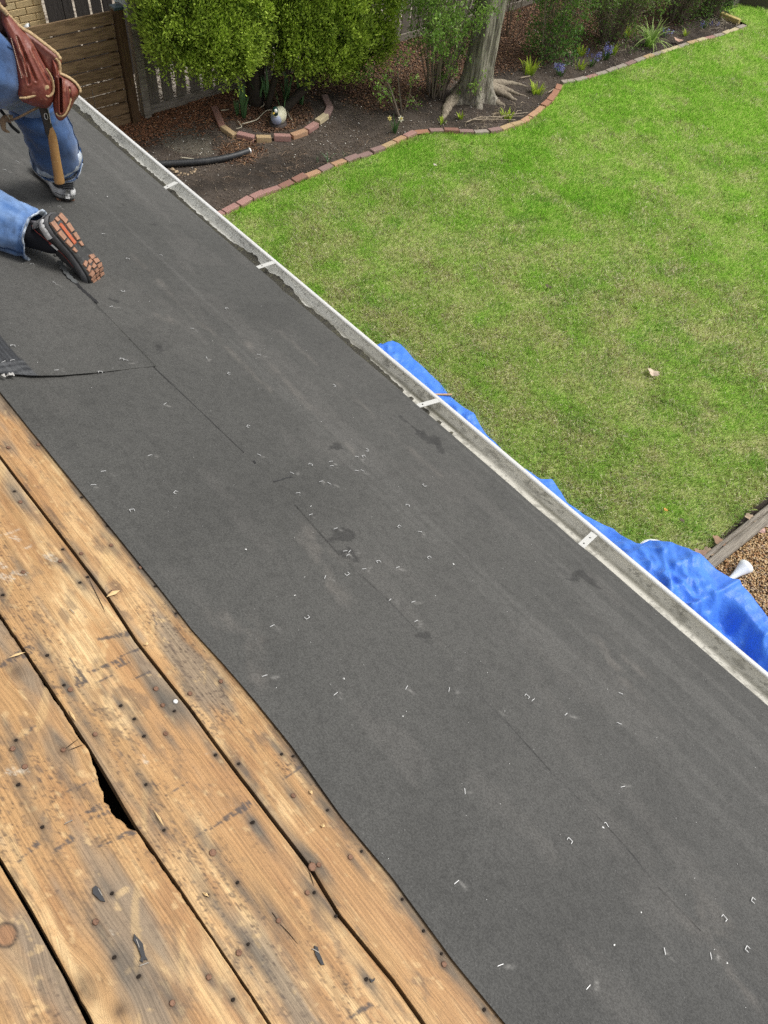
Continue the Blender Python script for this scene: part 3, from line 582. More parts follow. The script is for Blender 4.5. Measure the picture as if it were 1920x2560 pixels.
# sludge and wet leaf mould in the trough
M_sludge = mat('gutter_sludge', (0.035, 0.032, 0.022), .55, spec=.5, layers=[((60, 60, 60), 4, .5, .7, (0.10, 0.095, 0.05), .7)], bump=((120, 120, 120), .8, .006))
sx = np.arange(1.25, 5.85, .008); ny = 12; V = []
amt = np.interp(sx, [1.25, 1.45, 1.60, 1.72, 1.9, 2.0, 2.12, 2.3, 2.42, 2.62, 2.75, 2.9, 3.4, 4.0, 4.3, 4.6, 5.8], [0, .005, .004, .014, .018, .012, .026, .012, .030, .034, .030, .008, .014, .016, .030, .040, .04])
nz = fbm(sx * 14, .2, seed=221, oct=4); nz2 = fbm(sx * 50, .6, seed=223, oct=3)
for x, a_, n1, n2 in zip(sx, amt, nz, nz2):
    w_ = max(a_ * (.55 + 1.3 * (n1 - .2)) * .8 + .014 * (n2 - .5), 0.0)
    for j in range(ny):
        t = j / (ny - 1); y = -.035 - (w_ + (.032 if w_ > 0.002 else 0)) * t; f = np.interp(-y, [.020, .050, .072, .088, .100, .108], [-.077, -.078, -.076, -.069, -.058, -.046])
        V.append((x, y, EAVE + f + (.0035 + .004 * float(n2)) * (1 - t ** 6) - .002 * t ** 6))
o = mesh('sludge', V, gridfaces(len(sx), ny), M_sludge, gut, True); o['kind'] = 'stuff'
M_hang = mat('hanger_metal', (0.55, 0.55, 0.52), .45, layers=[((120, 120, 120), 3, .56, .7, (.45, .43, .4), .6)])
M_dot = mat('screw_dark', (0.05, 0.045, 0.04), .6)
hpts = [((411, 470), (441, 455), 0), ((645, 668), (684, 655), 0), ((1043, 1015), (1096, 1000), 0), ((1456, 1362), (1486, 1334), 1)]
xh = [None] * 4
for (a, b, wide) in hpts:
    A = PL(a, RP(0, -.012, .002), (0, 0, 1)); B = PL(b, (0, 0, EAVE - .0245), (0, 0, 1)); d = nrmz(B - A); sdv = nrmz(np.cross(d, (0, 0, 1))) * (.012 if not wide else .014)
    h = mesh('hanger', [A - sdv + d * -.01, A + sdv + d * -.01, B + sdv, B - sdv] + [p - np.array([0, 0, .0025]) for p in (A - sdv + d * -.01, A + sdv + d * -.01, B + sdv, B - sdv)] + [],
             [(3, 2, 1, 0), (4, 5, 6, 7), (0, 1, 5, 4), (1, 2, 6, 5), (2, 3, 7, 6), (3, 0, 4, 7)], M_hang, gut)
    for t in ((.12, .62) if wide else (.25,)):
        c0 = A + (B - A) * t + np.array([0, 0, .0008]); mb = MB(); mb.tube([c0 - np.array([0, 0, .0015]), c0 + np.array([0, 0, .0010])], .0032, 8); mb.build('screw', M_dot, h)

# ================================================================== GROUND
M_soil = mat('soil', rough=.95, attr='col', spec=.15, layers=[((30, 30, 30), 4, .45, .68, .62, .8), ((110, 110, 110), 3, .6, .75, (0.17, 0.125, 0.085), .35)], bump=((40, 40, 40), .8, .02))
border_px = [(545, 537), (558, 532), (598, 514), (640, 491), (694, 472), (740, 452), (787, 434), (835, 414), (880, 399), (915, 388), (949, 376), (976, 363), (1001, 351), (1020, 342), (1037, 334), (1077, 328), (1128, 328), (1166, 330), (1213, 331), (1247, 326), (1280, 315), (1312, 304), (1345, 278), (1374, 253), (1392, 228), (1404, 206),
             (1448, 200), (1513, 180), (1575, 158), (1621, 141), (1673, 124), (1731, 105), (1770, 95), (1803, 86), (1835, 74), (1865, 62)]
border = np.array([G(p, .04)[:2] for p in border_px])
# start the border under the eave
b0_ = border[0] + (border[0] - border[2]) * 3.2; border_full = np.vstack([b0_, border])
far_pts = np.array([[border[-1][0] + .35, border[-1][1] - .25]])
def polymask(x, y, poly):
    ins = np.zeros(x.shape, bool); n = len(poly)
    for i in range(n):
        x1, y1 = poly[i]; x2, y2 = poly[(i + 1) % n]
        if y1 == y2: continue
        c = ((y1 > y) != (y2 > y)) & (x < (x2 - x1) * (y - y1) / (y2 - y1) + x1); ins ^= c
    return ins
def polydist(x, y, line):
    d = np.full(x.shape, 1e9)
    for i in range(len(line) - 1):
        dd, _ = segdist(x, y, line[i], line[i + 1]); d = np.minimum(d, dd)
    return d
corner_in = G((1803, 33)); boxc = G((1826, 22))
bed_poly = np.vstack([border_full, [corner_in[:2]], [[9.3, -14.2]], [[9.3, -1.2]], [[b0_[0], -1.2]], [[b0_[0], b0_[1]]]])
TIMX = .37
lawn_edge_x = .45
def soil_color(x, y):
    c = mixc((0.052, 0.043, 0.036), (0.098, 0.080, 0.066), sst(fbm(x * 2, y * 2, 0, 301, 4), .35, .65))
    c = mixc(c, (0.085, 0.065, 0.05), sst(fbm(x * 9, y * 9, 0, 303, 3), .55, .75) * .6)
    # mulch tint near the fence and under the shrubs
    mu = mulch_amt(x, y); c = mixc(c, (0.14, 0.085, 0.055), mu * .8)
    # pale dusty patch
    p = G((470, 355)); d = np.hypot((x - p[0]) / .42, (y - p[1]) / .30) + .5 * (fbm(x * 6, y * 6, 0, 305, 3) - .5); c = mixc(c, (0.16, 0.145, 0.115), sst(1.0 - d, 0, .12) * .75)
    return c
def mulch_amt(x, y):
    e = x - (8.05 + .35 * (fbm(x * 1.5, y * 1.5, 0, 311, 3) - .5)); base = sst(e, -.05, .55)
    e2 = sst(x - 6.9 - .6 * (fbm(x, y, 0, 313, 3)), 0, .5) * sst(-y - 5.0, 0, .6) * .9
    p = G((690, 290)); ring = sst(.62 - np.hypot(x - p[0] - .15, y - p[1]), 0, .15) * .9
    p2 = G((600, 385)); pc = sst(.32 - np.hypot((x - p2[0]), (y - p2[1]) * .8), 0, .2) * .55
    back = sst(-y - 9.4, 0, .6) * sst(x - 6.9, 0, .6) * .5
    return np.clip(np.maximum.reduce([base, e2, ring, pc, back]), 0, 1)
gxs = np.concatenate([[-150, -60, -20, -8], np.arange(-2, 12, .10), [13, 16, 25, 60, 150]]); gys = np.concatenate([[-150, -60, -30, -20], np.arange(-17, .5, .10), [2, 6, 30, 150]])
X, Y = np.meshgrid(gxs, gys, indexing='ij'); X, Y = X.ravel(), Y.ravel()
Z = .03 * (fbm(X * 1.2, Y * 1.2, 0, 321, 3) - .5) * 0
cg = soil_color(X, Y); outside = (abs(X) > 12.5) | (Y < -17.2) | (Y > 1); cg[outside] = (0.07, 0.11, 0.03)
o = mesh('ground', np.stack([X, Y, Z - .03], 1), gridfaces(len(gxs), len(gys)), M_soil, None, True, cg); tag(o, 'bare earth that everything outside stands on', 'ground', kind='structure')
# the garden bed itself, fine and lumpy
bx = np.arange(5.2, 9.02, .022); by = np.arange(-14.2, -.9, .026); X, Y = np.meshgrid(bx, by, indexing='ij'); nyb = len(by); X, Y = X.ravel(), Y.ravel()
Z = .030 * (fbm(X * 5, Y * 5, 0, 323, 4) - .5) + .018 * (fbm(X * 22, Y * 22, 0, 325, 3) - .5)
inb = polymask(X, Y, bed_poly) | (X > 8.7); F = gridfaces(len(bx), nyb); keep = inb[F].all(1); used = np.unique(F[keep]); rm = np.full(len(X), -1); rm[used] = np.arange(len(used))
def bed_h(x, y): return float(.030 * (fbm(np.array([x * 5.]), y * 5, 0, 323, 4)[0] - .5))
# the near part of the bed lies closer than x = 5.2
o = mesh('garden_bed', np.stack([X, Y, Z + .012], 1)[used], rm[F[keep]], M_soil, None, True, soil_color(X[used], Y[used])); tag(o, 'dark soil garden bed between the brick edging and the fence', 'garden bed', kind='structure')
# lawn: base sheet and blades
def lawn_col(x, y):
    "0 straw .. 1 lush"
    far = sst(np.hypot(x - 1.0, y + 2) - 1.8, 0, 6.0)
    n1 = fbm(x * 1.1, y * 1.1, 0, 331, 4); n2 = fbm(x * 4.5, y * 4.5, 0, 333, 4)
    return np.clip(.22 + .60 * far + (n1 - .5) * .8 + (n2 - .5) * 1.35, 0, 1)
lawn_poly = np.vstack([border_full, [[border[-1][0] + .02, border[-1][1] - .02]], corner_in[None, :2] + np.array([[0.1, -.1]]), boxc[None, :2] + np.array([[-.02, -.05]]), [[7.4, -15.0]], [[7.4, -20.0]], [[lawn_edge_x - .5, -20]], [[lawn_edge_x - .04, -5.0]], [[lawn_edge_x, -.2]], [[b0_[0], -.2]]])
lx = np.arange(.2, 7.6, .05); ly = np.arange(-20, -.15, .05); X, Y = np.meshgrid(lx, ly, indexing='ij'); X, Y = X.ravel(), Y.ravel()
Z = .030 + .02 * (fbm(X * 1.5, Y * 1.5, 0, 341, 3) - .5); F = gridfaces(len(lx), len(ly)); inl = polymask(X, Y, lawn_poly); keep = inl[F].all(1); used = np.unique(F[keep]); rm = np.full(len(X), -1); rm[used] = np.arange(len(used))
lc = lawn_col(X, Y); cc = mixc((0.42, 0.44, 0.18), (0.30, 0.45, 0.08), lc); cc = mixc(cc, (0.07, .055, .035), sst(fbm(X * 7, Y * 7, 0, 343, 3), .68, .78) * .6)
M_lawn = mat('lawn_thatch', rough=.95, attr='col', spec=.1, layers=[((60, 60, 60), 4, .42, .7, .5, .8), ((150, 150, 150), 3, .55, .75, (0.26, .24, .12), .5)])
o = mesh('lawn', np.stack([X, Y, Z], 1)[used], rm[F[keep]], M_lawn, None, True, cc[used]); tag(o, 'lawn ground under the grass', 'lawn', kind='structure')
def lawn_z(x, y): return .030 + .02 * (fbm(x * 1.5, y * 1.5, 0, 341, 3) - .5)
def blades(name, n, region, hmin, hmax, wmin, wmax, m, colf, dens=None, zf=None, lean=.6, label='', seed=1):
    r = np.random.default_rng(seed); P = region(r, n); x, y = P[:, 0], P[:, 1]; n = len(x); h = r.uniform(hmin, hmax, n) * (0.6 + .8 * fbm(x * 2, y * 2, 0, 351, 3)); w_ = r.uniform(wmin, wmax, n) * (1 + .05 * np.hypot(x, y))
    a = r.uniform(0, 2 * np.pi, n); la = r.uniform(0, 2 * np.pi, n); ln = h * r.uniform(.1, 1.0, n) * lean * 1.6; z = zf(x, y)
    ca, sa = np.cos(a), np.sin(a); b1 = np.stack([x - ca * w_ / 2, y - sa * w_ / 2, z], 1); b2 = np.stack([x + ca * w_ / 2, y + sa * w_ / 2, z], 1)
    m1 = np.stack([x + np.cos(la) * ln * .35 - ca * w_ * .35, y + np.sin(la) * ln * .35 - sa * w_ * .35, z + h * .62], 1); tip = np.stack([x + np.cos(la) * ln, y + np.sin(la) * ln, z + h], 1)
    V = np.stack([b1, b2, m1, tip], 1).reshape(-1, 3); i = np.arange(n) * 4; F = np.concatenate([np.stack([i, i + 1, i + 2], 1), np.stack([i + 2, i + 1, i + 3], 1)])
    c = colf(x, y, r); C_ = np.repeat(c[:, None, :], 4, 1); C_[:, 0] *= .75; C_[:, 1] *= .75; C_[:, 3] *= 1.12
    o = mesh(name, V, F, m, None, False, C_.reshape(-1, 3)); tag(o, label, name, kind='stuff'); return o
M_grass = mat('grass_blade', rough=.55, attr='col', spec=.35, trans=.5)
def grass_region(r, n):
    # denser near the viewer
    u = r.uniform(0, 1, n * 3); x = r.uniform(.3, 7.4, n * 3); y = -(1.9 + 15.0 * u); d = np.hypot(x, y - 1.7); k = (polymask(x, y, lawn_poly)) & (r.uniform(0, 1, n * 3) < np.clip((5.2 / d) ** 1.25, 0.12, 1)); 
    # only where it may be seen, with a margin
    P = np.stack([x, y, 0 * x], 1) - CAM; q = P @ MR.T; px = q[:, 0] / q[:, 2] * FOC + 960; py = q[:, 1] / q[:, 2] * FOC + 1280; k &= (px < 2300) & (py > -350) & (px > 300)
    k &= polydist(x, y, border_full) > .05
    return np.stack([x[k], y[k]], 1)[:n]
def grass_col(x, y, r):
    l = lawn_col(x, y); n = len(x); straw = r.uniform(0, 1, n) > (.60 + .44 * l)
    g = mixc((0.53, 0.63, 0.21), (0.34, 0.63, 0.075), l); g = mixc(g, (0.22, 0.46, 0.08), (fbm(x * 3, y * 3, 0, 361, 3) > .66) * .35); g = g * r.uniform(.65, 1.25, (n, 1))
    s_ = np.array([.92, .88, .60]) * r.uniform(.55, 1.15, (n, 1)); br = np.array([.34, .25, .13]) * r.uniform(.6, 1.1, (n, 1)); s_ = np.where(r.uniform(0, 1, (n, 1)) < .22, br, s_)
    return np.where(straw[:, None], s_, g)
blades('grass', 450000, grass_region, .020, .052, .0026, .0042, M_grass, grass_col, zf=lawn_z, label='mown spring lawn grass, lush green far off and straw flecked near the house')

# chips and pebbles scattered as stuff
def scatter(name, pts, size, m, colf, label, zf, flat=.35, seed=3, elong=2.2, kind='stuff', nv=6):
    r = np.random.default_rng(seed); n = len(pts); oc = np.array([[1, 0, 0], [-1, 0, 0], [0, 1, 0], [0, -1, 0], [0, 0, 1], [0, 0, -1]], float); Fo = np.array([[0, 2, 4], [2, 1, 4], [1, 3, 4], [3, 0, 4], [2, 0, 5], [1, 2, 5], [3, 1, 5], [0, 3, 5]])
    s = r.uniform(size[0], size[1], n); V = oc[None] * s[:, None, None] * .5 * r.uniform(.75, 1.2, (n, 6, 1)); V[:, :, 0] *= r.uniform(1, elong, (n, 1)); V[:, :, 2] *= flat
    ax_ = r.uniform(-.5, .5, n); c1, s1_ = np.cos(ax_), np.sin(ax_); V = np.stack([V[..., 0], V[..., 1] * c1[:, None] - V[..., 2] * s1_[:, None], V[..., 1] * s1_[:, None] + V[..., 2] * c1[:, None]], -1)
    az = r.uniform(0, 2 * np.pi, n); c1, s1_ = np.cos(az), np.sin(az); V = np.stack([V[..., 0] * c1[:, None] - V[..., 1] * s1_[:, None], V[..., 0] * s1_[:, None] + V[..., 1] * c1[:, None], V[..., 2]], -1)
    z = zf(pts[:, 0], pts[:, 1]) + s * flat * .3 + r.uniform(0, .01, n); V += np.stack([pts[:, 0], pts[:, 1], z], 1)[:, None]
    F = (np.arange(n)[:, None, None] * 6 + Fo[None]).reshape(-1, 3); c = colf(pts[:, 0], pts[:, 1], r); o = mesh(name, V.reshape(-1, 3), F, m, None, False, np.repeat(c, 6, 0)); return tag(o, label, name, kind=kind)
M_chipv = mat('chip_stuff', rough=.85, attr='col', spec=.2)
bedz = lambda x, y: .012 + .030 * (fbm(x * 5, y * 5, 0, 323, 4) - .5)
r = np.random.default_rng(5); n = 210000; x = r.uniform(5.2, 8.95, n); y = r.uniform(-13.5, -1.6, n); k = (r.uniform(0, 1, n) < mulch_amt(x, y) * .75) & polymask(x, y, bed_poly); pts = np.stack([x[k], y[k]], 1)[:90000]
def mulch_col(x, y, r):
    n = len(x); c = mixc((0.27, 0.145, 0.085), (0.17, 0.10, 0.068), r.uniform(0, 1, n)); c = mixc(c, (0.40, 0.24, 0.13), (r.uniform(0, 1, n) < .14) * .9); c = mixc(c, (0.075, 0.05, 0.038), (r.uniform(0, 1, n) < .25) * .8)
    red = sst(x - 7.9, 0, .6) * sst(y + 4.4, 0, 1.0); return mixc(c, (0.38, 0.16, 0.075), red * .5) * r.uniform(.6, 1.2, (n, 1))
scatter('bark_mulch', pts, (.012, .034), M_chipv, mulch_col, 'reddish brown bark mulch along the fence and under the shrubs', bedz, flat=.22)
n = 46000; x = r.uniform(4.9, 8.9, n); y = r.uniform(-13.5, -1.5, n); k = polymask(x, y, bed_poly) & (r.uniform(0, 1, n) < .35 + .5 * (fbm(x * 2, y * 2, 0, 371, 3) > .5)); pts = np.stack([x[k], y[k]], 1)
def peb_col(x, y, r):
    n = len(x); c = mixc((0.34, 0.27, 0.20), (0.11, 0.085, 0.065), r.uniform(0, 1, n) ** .7); return np.where(r.uniform(0, 1, (n, 1)) < .06, np.array([[.80, .77, .70]]), c)
scatter('soil_crumbs', pts, (.006, .018), M_chipv, peb_col, 'small crumbs, chips and white pebbles lying on the dark soil', bedz, flat=.6, seed=9, elong=1.8)
# ------------------------------------------------------------------ brick edging
BR = {k: mat('brick_' + k, c, .85, layers=[((90, 90, 90), 3, .45, .7, .72, .7), ((25, 25, 25), 3, .5, .7, (0.30, 0.25, 0.2), .35)], bump=((120, 120, 120), .5, .003)) for k, c in
      dict(pink=(0.40, 0.225, 0.195), rust=(0.38, 0.19, 0.12), red=(0.28, 0.145, 0.11), orange=(0.50, 0.30, 0.18), tan=(0.50, 0.36, 0.20), grey=(0.36, 0.31, 0.26), buff=(0.56, 0.47, 0.30), mauve=(0.29, 0.19, 0.17)).items()}
def brick_mesh(L, W, H, holes=False):
    mb = MB(); mb.box((0, 0, 0), (L, W, H), bev=.004, jit=.0007)
    me = bpy.data.meshes.new('brick'); me.from_pydata(mb.V, [], mb.F); return me
bm_cache = {}
def put_brick(parent, c, ang, L, W, H, m, roll=0.0, tip=0.0):
    key = (round(L, 3), W, H, m.name)
    if key not in bm_cache: bm_cache[key] = brick_mesh(L, W, H); bm_cache[key].materials.append(m)
    o = bpy.data.objects.new('brick', bm_cache[key]); COL.objects.link(o); o.parent = parent; o.location = Vector(np.array(c) - off(parent)); o.rotation_euler = (roll, tip, ang); OFF[o.name] = np.array(c); return o
def along(line, step, gap=.006):
    line = np.array(line); d = np.concatenate([[0], np.cumsum(np.linalg.norm(np.diff(line, axis=0), axis=1))]); t = 0; out = []
    while t + step < d[-1]:
        a = np.array([np.interp(t, d, line[:, i]) for i in (0, 1)]); b = np.array([np.interp(t + step, d, line[:, i]) for i in (0, 1)]); out.append((a, b)); t += step + gap
    return out
edg = empty('brick_edging', (*border[12], 0), 'long curved row of weathered bricks edging the lawn against the soil bed', 'edging')
seq1 = ['pink', 'pink', 'pink', 'pink', 'pink', 'pink', 'red', 'red', 'orange', 'mauve', 'orange', 'mauve', 'mauve', 'mauve', 'tan', 'orange', 'pink', 'rust', 'mauve', 'red', 'mauve', 'grey', 'mauve', 'tan', 'tan', 'orange', 'orange', 'orange', 'rust']
seq2 = ['grey', 'grey', 'pink', 'grey', 'grey', 'grey', 'mauve', 'grey', 'tan', 'grey', 'buff', 'buff', 'grey', 'tan', 'buff', 'pink', 'grey', 'buff', 'buff']
i_turn = border_px.index((1404, 206)) + 1
hole_m = mat('brick_hole', (0.02, 0.015, 0.012), .9)
for i, (a, b) in enumerate(along(border_full[:i_turn + 1], .200)):
    d = b - a; ang = math.atan2(d[1], d[0]); c = (a + b) / 2; key = seq1[min(max(i - 3, 0), len(seq1) - 1)] if i > 2 else 'pink'
    bo = put_brick(edg, (c[0], c[1], .034 + random.uniform(-.013, .010)), ang + random.uniform(-.09, .09), .196, .088, .066, BR[key], roll=random.uniform(-.14, .10), tip=random.uniform(-.05, .05))
    if i in (9, 10, 20):   # cored bricks laid on their side: the row of holes faces the lawn
        nn = np.array([-d[1], d[0], 0]) / np.linalg.norm(d); sd_ = 1 if True else -1
        for kx in range(5):
            p = np.array([*(a + d * (.16 + .17 * kx)), .040]); mb = MB(); 
            for sg in (-1, 1): mb.tube([p + nn * sg * .0455, p + nn * sg * .043], .0115, 8)
            mb.V = [tuple(np.array(v) - (np.array([c[0], c[1], .036]) - off(edg)) * 0) for v in mb.V]; mb.build('core_hole', hole_m, edg)
for i, (a, b) in enumerate(along(border[i_turn - 1:], .235)):
    d = b - a; ang = math.atan2(d[1], d[0]); c = (a + b) / 2
    put_brick(edg, (c[0], c[1], .022 + random.uniform(-.006, .006)), ang + random.uniform(-.05, .05), .23, .085, .055, BR[seq2[i % len(seq2)]], roll=random.uniform(-.05, .05))
# half ring of bricks round the duck
ring = empty('brick_ring', G((690, 320)), 'half circle of mixed bricks in the mulch round the duck ornament', 'edging')
for (a, b, key, z, hh) in (((535, 262), (556, 316), 'red', .02, .05), ((556, 316), (588, 337), 'tan', .028, .06), ((593, 336), (636, 345), 'pink', .04, .07), ((640, 345), (678, 344), 'tan', .035, .07), ((684, 342), (727, 342), 'pink', .04, .07),
                           ((729, 338), (766, 326), 'orange', .032, .06), ((766, 326), (791, 308), 'pink', .04, .06), ((793, 303), (816, 288), 'buff', .04, .06), ((816, 286), (826, 265), 'mauve', .03, .06), ((824, 262), (811, 236), 'mauve', .025, .05)):
    A, B_ = G(a, .05)[:2], G(b, .05)[:2]; d = B_ - A; L = np.linalg.norm(d); c = (A + B_) / 2
    put_brick(ring, (*c, z), math.atan2(d[1], d[0]), round(float(L) * .97, 3), .085, hh, BR[key], roll=random.uniform(-.1, .1), tip=random.uniform(-.05, .05))

# ------------------------------------------------------------------ drain pipe, stick, litter
M_pipe = mat('black_corrugated_pipe', (0.028, 0.029, 0.031), .5, spec=.5, layers=[((20, 20, 20), 3, .5, .7, (.06, .06, .058), .6)])
pp = [G((372, 412), .05), G((420, 409), .05), (G((470, 406), .05)), G((520, 402), .05), G((575, 392), .05), G((622, 378), .05)]
pa = catmull(pp, 22); rr = .037 + .0009 * np.sin(np.arange(len(pa)) * 2.2)
pipe = empty('drain_pipe', pa[len(pa) // 2] * [1, 1, 0], 'black corrugated drain pipe lying on the soil with a silver rimmed open end', 'pipe')
mb = MB(); mb.tube(pa, rr, 14, cap=False); mb.build('pipe_body', M_pipe, pipe, True)
mb = MB(); e1, e2 = pa[-1], pa[-1] + nrmz(pa[-1] - pa[-2]) * .015; mb.tube([e1, e2], .041, 14); mb.build('pipe_rim', M_zinc, pipe)
M_stick = mat('pale_stick', (0.55, 0.50, 0.38), .8, layers=[((60, 60, 60), 3, .5, .7, .6, .5)])
def stick(pts, r0, r1, label, m=M_stick, z=.03, name='stick', zs=None, group=None):
    P = [G(p, z if zs is None else zs[i]) for i, p in enumerate(pts)]; P = catmull(P, 4); mb = MB(); mb.tube(P, np.linspace(r0, r1, len(P)), 6); return tag(mb.build(name, m, None, True), label, name, group)
stick([(451, 394), (480, 397), (515, 402)], .009, .005, 'straight pale stick lying beside the black drain pipe')
stick([(594, 302), (602, 312), (603, 318), (590, 322)], .006, .004, 'curled pale dead leaf strip left of the duck ornament', z=.04, name='dead_leaf')
stick([(605, 310), (640, 300), (655, 286), (668, 276), (690, 275)], .007, .004, 'long twisting pale dead leaf strip behind the duck ornament', z=.05, name='dead_leaf')
stick([(655, 246), (660, 262), (652, 268)], .006, .004, 'short pale dead leaf strip beside the dark trunk', z=.06, name='dead_leaf')
stick([(718, 278), (724, 292), (730, 300)], .006, .004, 'pale dead leaf strip right of the duck ornament', z=.04, name='dead_leaf')
stick([(552, 276), (572, 274)], .008, .005, 'short pale chip lying in the mulch left of the iris leaves', z=.04)
M_twig = mat('twig_bark', (0.20, 0.155, 0.115), .85, layers=[((60, 60, 60), 3, .5, .7, .6, .6)])
M_twigp = mat('twig_pale', (0.40, 0.33, 0.24), .85, layers=[((60, 60, 60), 3, .5, .7, .6, .6)])
for i, pts in enumerate([[(1180, 300), (1230, 298), (1290, 300)], [(1190, 294), (1240, 292), (1310, 290)], [(1165, 306), (1190, 296), (1225, 292)], [(1278, 308), (1284, 320), (1290, 326)], [(1255, 290), (1290, 285), (1320, 281)]]):
    stick(pts, .008, .004, ['longest nearly level pale twig below the big tree', 'pale twig lying just above the longest one below the big tree', 'short pale twig at the left end of the twig pile below the big tree', 'short pale twig sloping down towards the tan brick edging', 'pale twig at the right end of the pile touching the edging'][i], M_twigp, .05, 'twig')
for i, pts in enumerate([[(1370, 232), (1385, 222)], [(1700, 62), (1712, 72)], [(1300, 195), (1325, 190)]]):
    stick(pts, .010, .006, ['pale twig by the orange end brick', 'pale twig at the far end of the bed', 'brown twig below the near clump of shoots'][i], M_twigp, .04, 'twig')
M_rub = mat('pale_bark_chunk', (0.50, 0.38, 0.25), .85, layers=[((60, 60, 60), 3, .45, .7, (.2, .14, .09), .7)])
rb = MB(); rr_ = np.random.default_rng(3)
pcs = [((432, 424), .05), ((441, 430), .05), ((452, 433), .03), ((462, 434), .03), ((470, 437), .03), ((480, 434), .03), ((486, 430), .035), ((489, 424), .035), ((447, 438), .025), ((458, 439), .02), ((476, 430), .02)]
for i, (p, s) in enumerate(pcs):
    c = G(p, .02); mb = MB(); mb.box(c, (s, s * .7, s * .45), np.array(Matrix.Rotation(i * 1.3, 3, 'Z')), jit=s * .1, bev=s * .15); tag(mb.build('bark_chunk', M_rub), 'pale crumbled bark chunk in the ring below the black drain pipe', 'bark chunk', 'bark chunks below the drain pipe')
# tangled straw in front of the ring of bricks
def straw(name, cpx, rx, ry, n, label, colr, seed, ln=(.05, .16)):
    r = np.random.default_rng(seed); c = G(cpx); mb = MB()
    for i in range(n):
        a = r.uniform(0, 6.28); q = np.array([c[0] + rx * r.normal() * .5, c[1] + ry * r.normal() * .5, .03 + r.uniform(0, .02)]); L = r.uniform(*ln); d = np.array([math.cos(a), math.sin(a), 0]); sdv = np.array([-d[1], d[0], 0]) * L * r.uniform(-.3, .3)
        mb.tube([q - d * L / 2, q + sdv + [0, 0, .012], q + d * L / 2], [.002, .0026, .0015], 3, cap=False, col=tuple(np.array(colr) * r.uniform(.5, 1.3)))
    return tag(mb.build(name, M_chipv, None, False, True), label, name, kind='stuff')
straw('straw', (600, 372), .28, .22, 90, 'tangle of reddish brown dry roots in front of the brick ring', (.36, .21, .12), 5)
straw('straw', (690, 405), .35, .6, 60, 'thin scatter of dry brown stems on the soil', (.22, .15, .10), 6)
straw('straw', (1240, 296), .16, .6, 80, 'dead flower stems below the big tree', (.42, .34, .24), 7)
straw('straw', (1790, 60), .30, .5, 130, 'pale dry stems at the far corner of the bed', (.46, .40, .30), 8)
straw('straw', (1540, 125), .25, .5, 60, 'pale dry grass under the shrubs', (.40, .34, .25), 9)
straw('straw', (900, 380), .3, .8, 40, 'fine dry stems on the soil near the edging', (.24, .17, .11), 10)

# ------------------------------------------------------------------ mallard ornament
dc = G((695, 312)); duck = empty('duck_ornament', dc, 'small painted mallard duck ornament with a green head in the brick ring', 'ornament')
hd = nrmz(np.array([-.55, .85, 0])); sdv = np.array([-hd[1], hd[0], 0]); R3 = np.stack([hd, sdv, (0, 0, 1)], 1)
def ell(name, c, rad, m, parent, R=R3, seg=18, rg=12, mod=None):
    V = []; 
    for i in range(rg + 1):
        th = math.pi * i / rg
        for j in range(seg):
            ph = 2 * math.pi * j / seg; p = np.array([math.cos(th), math.sin(th) * math.cos(ph), math.sin(th) * math.sin(ph)])
            if mod: p = mod(p)
            V.append(np.array(c) + R @ (p * np.array(rad)))
    F = [(i * seg + j, i * seg + (j + 1) % seg, (i + 1) * seg + (j + 1) % seg, (i + 1) * seg + j) for i in range(rg) for j in range(seg)]
    return mesh(name, V, F, m, parent, True)
m_db = mat('duck_body', (0.60, 0.58, 0.42), .5, layers=[((30, 30, 30), 3, .5, .7, (.75, .73, .66), .7)]); m_dn = mat('duck_breast', (0.34, 0.38, 0.50), .5); m_dg = mat('duck_head', (0.012, 0.05, 0.04), .35); m_dw = mat('duck_white', (.8, .8, .76), .5); m_dy = mat('duck_bill', (.65, .45, .06), .5); m_dd = mat('duck_base', (.09, .075, .07), .8)
ell('body', dc + [0, 0, .10] - hd * .03, (.130, .098, .095), m_db, duck, mod=lambda p: p * np.array([1, 1, 1]) + np.array([0, 0, .35 * max(0, -p[0]) ** 2]))
ell('breast', dc + [0, 0, .095] + hd * .050, (.066, .072, .072), m_dn, duck)
mb = MB(); mb.tube([dc + [0, 0, .15] + hd * .07, dc + [0, 0, .165] + hd * .075], .036, 14); mb.build('neck_ring', m_dw, duck)
ell('head', dc + [0, 0, .215] + hd * .085, (.044, .036, .044), m_dg, duck); mb = MB(); mb.tube([dc + [0, 0, .16] + hd * .073, dc + [0, 0, .21] + hd * .083], [.034, .030], 12); mb.build('neck', m_dg, duck, True)
ell('cheek', dc + [0, 0, .222] + hd * .105 + sdv * .012, (.026, .024, .026), m_dw, duck)
mb = MB(); mb.tube([dc + [0, 0, .208] + hd * .118, dc + [0, 0, .203] + hd * .16], [.014, .009], 8, flat=.5); mb.build('bill', m_dy, duck, True)
mb = MB(); mb.tube([dc + [0, 0, .0], dc + [0, 0, .035]], [.12, .11], 20); mb.build('base', m_dd, duck)

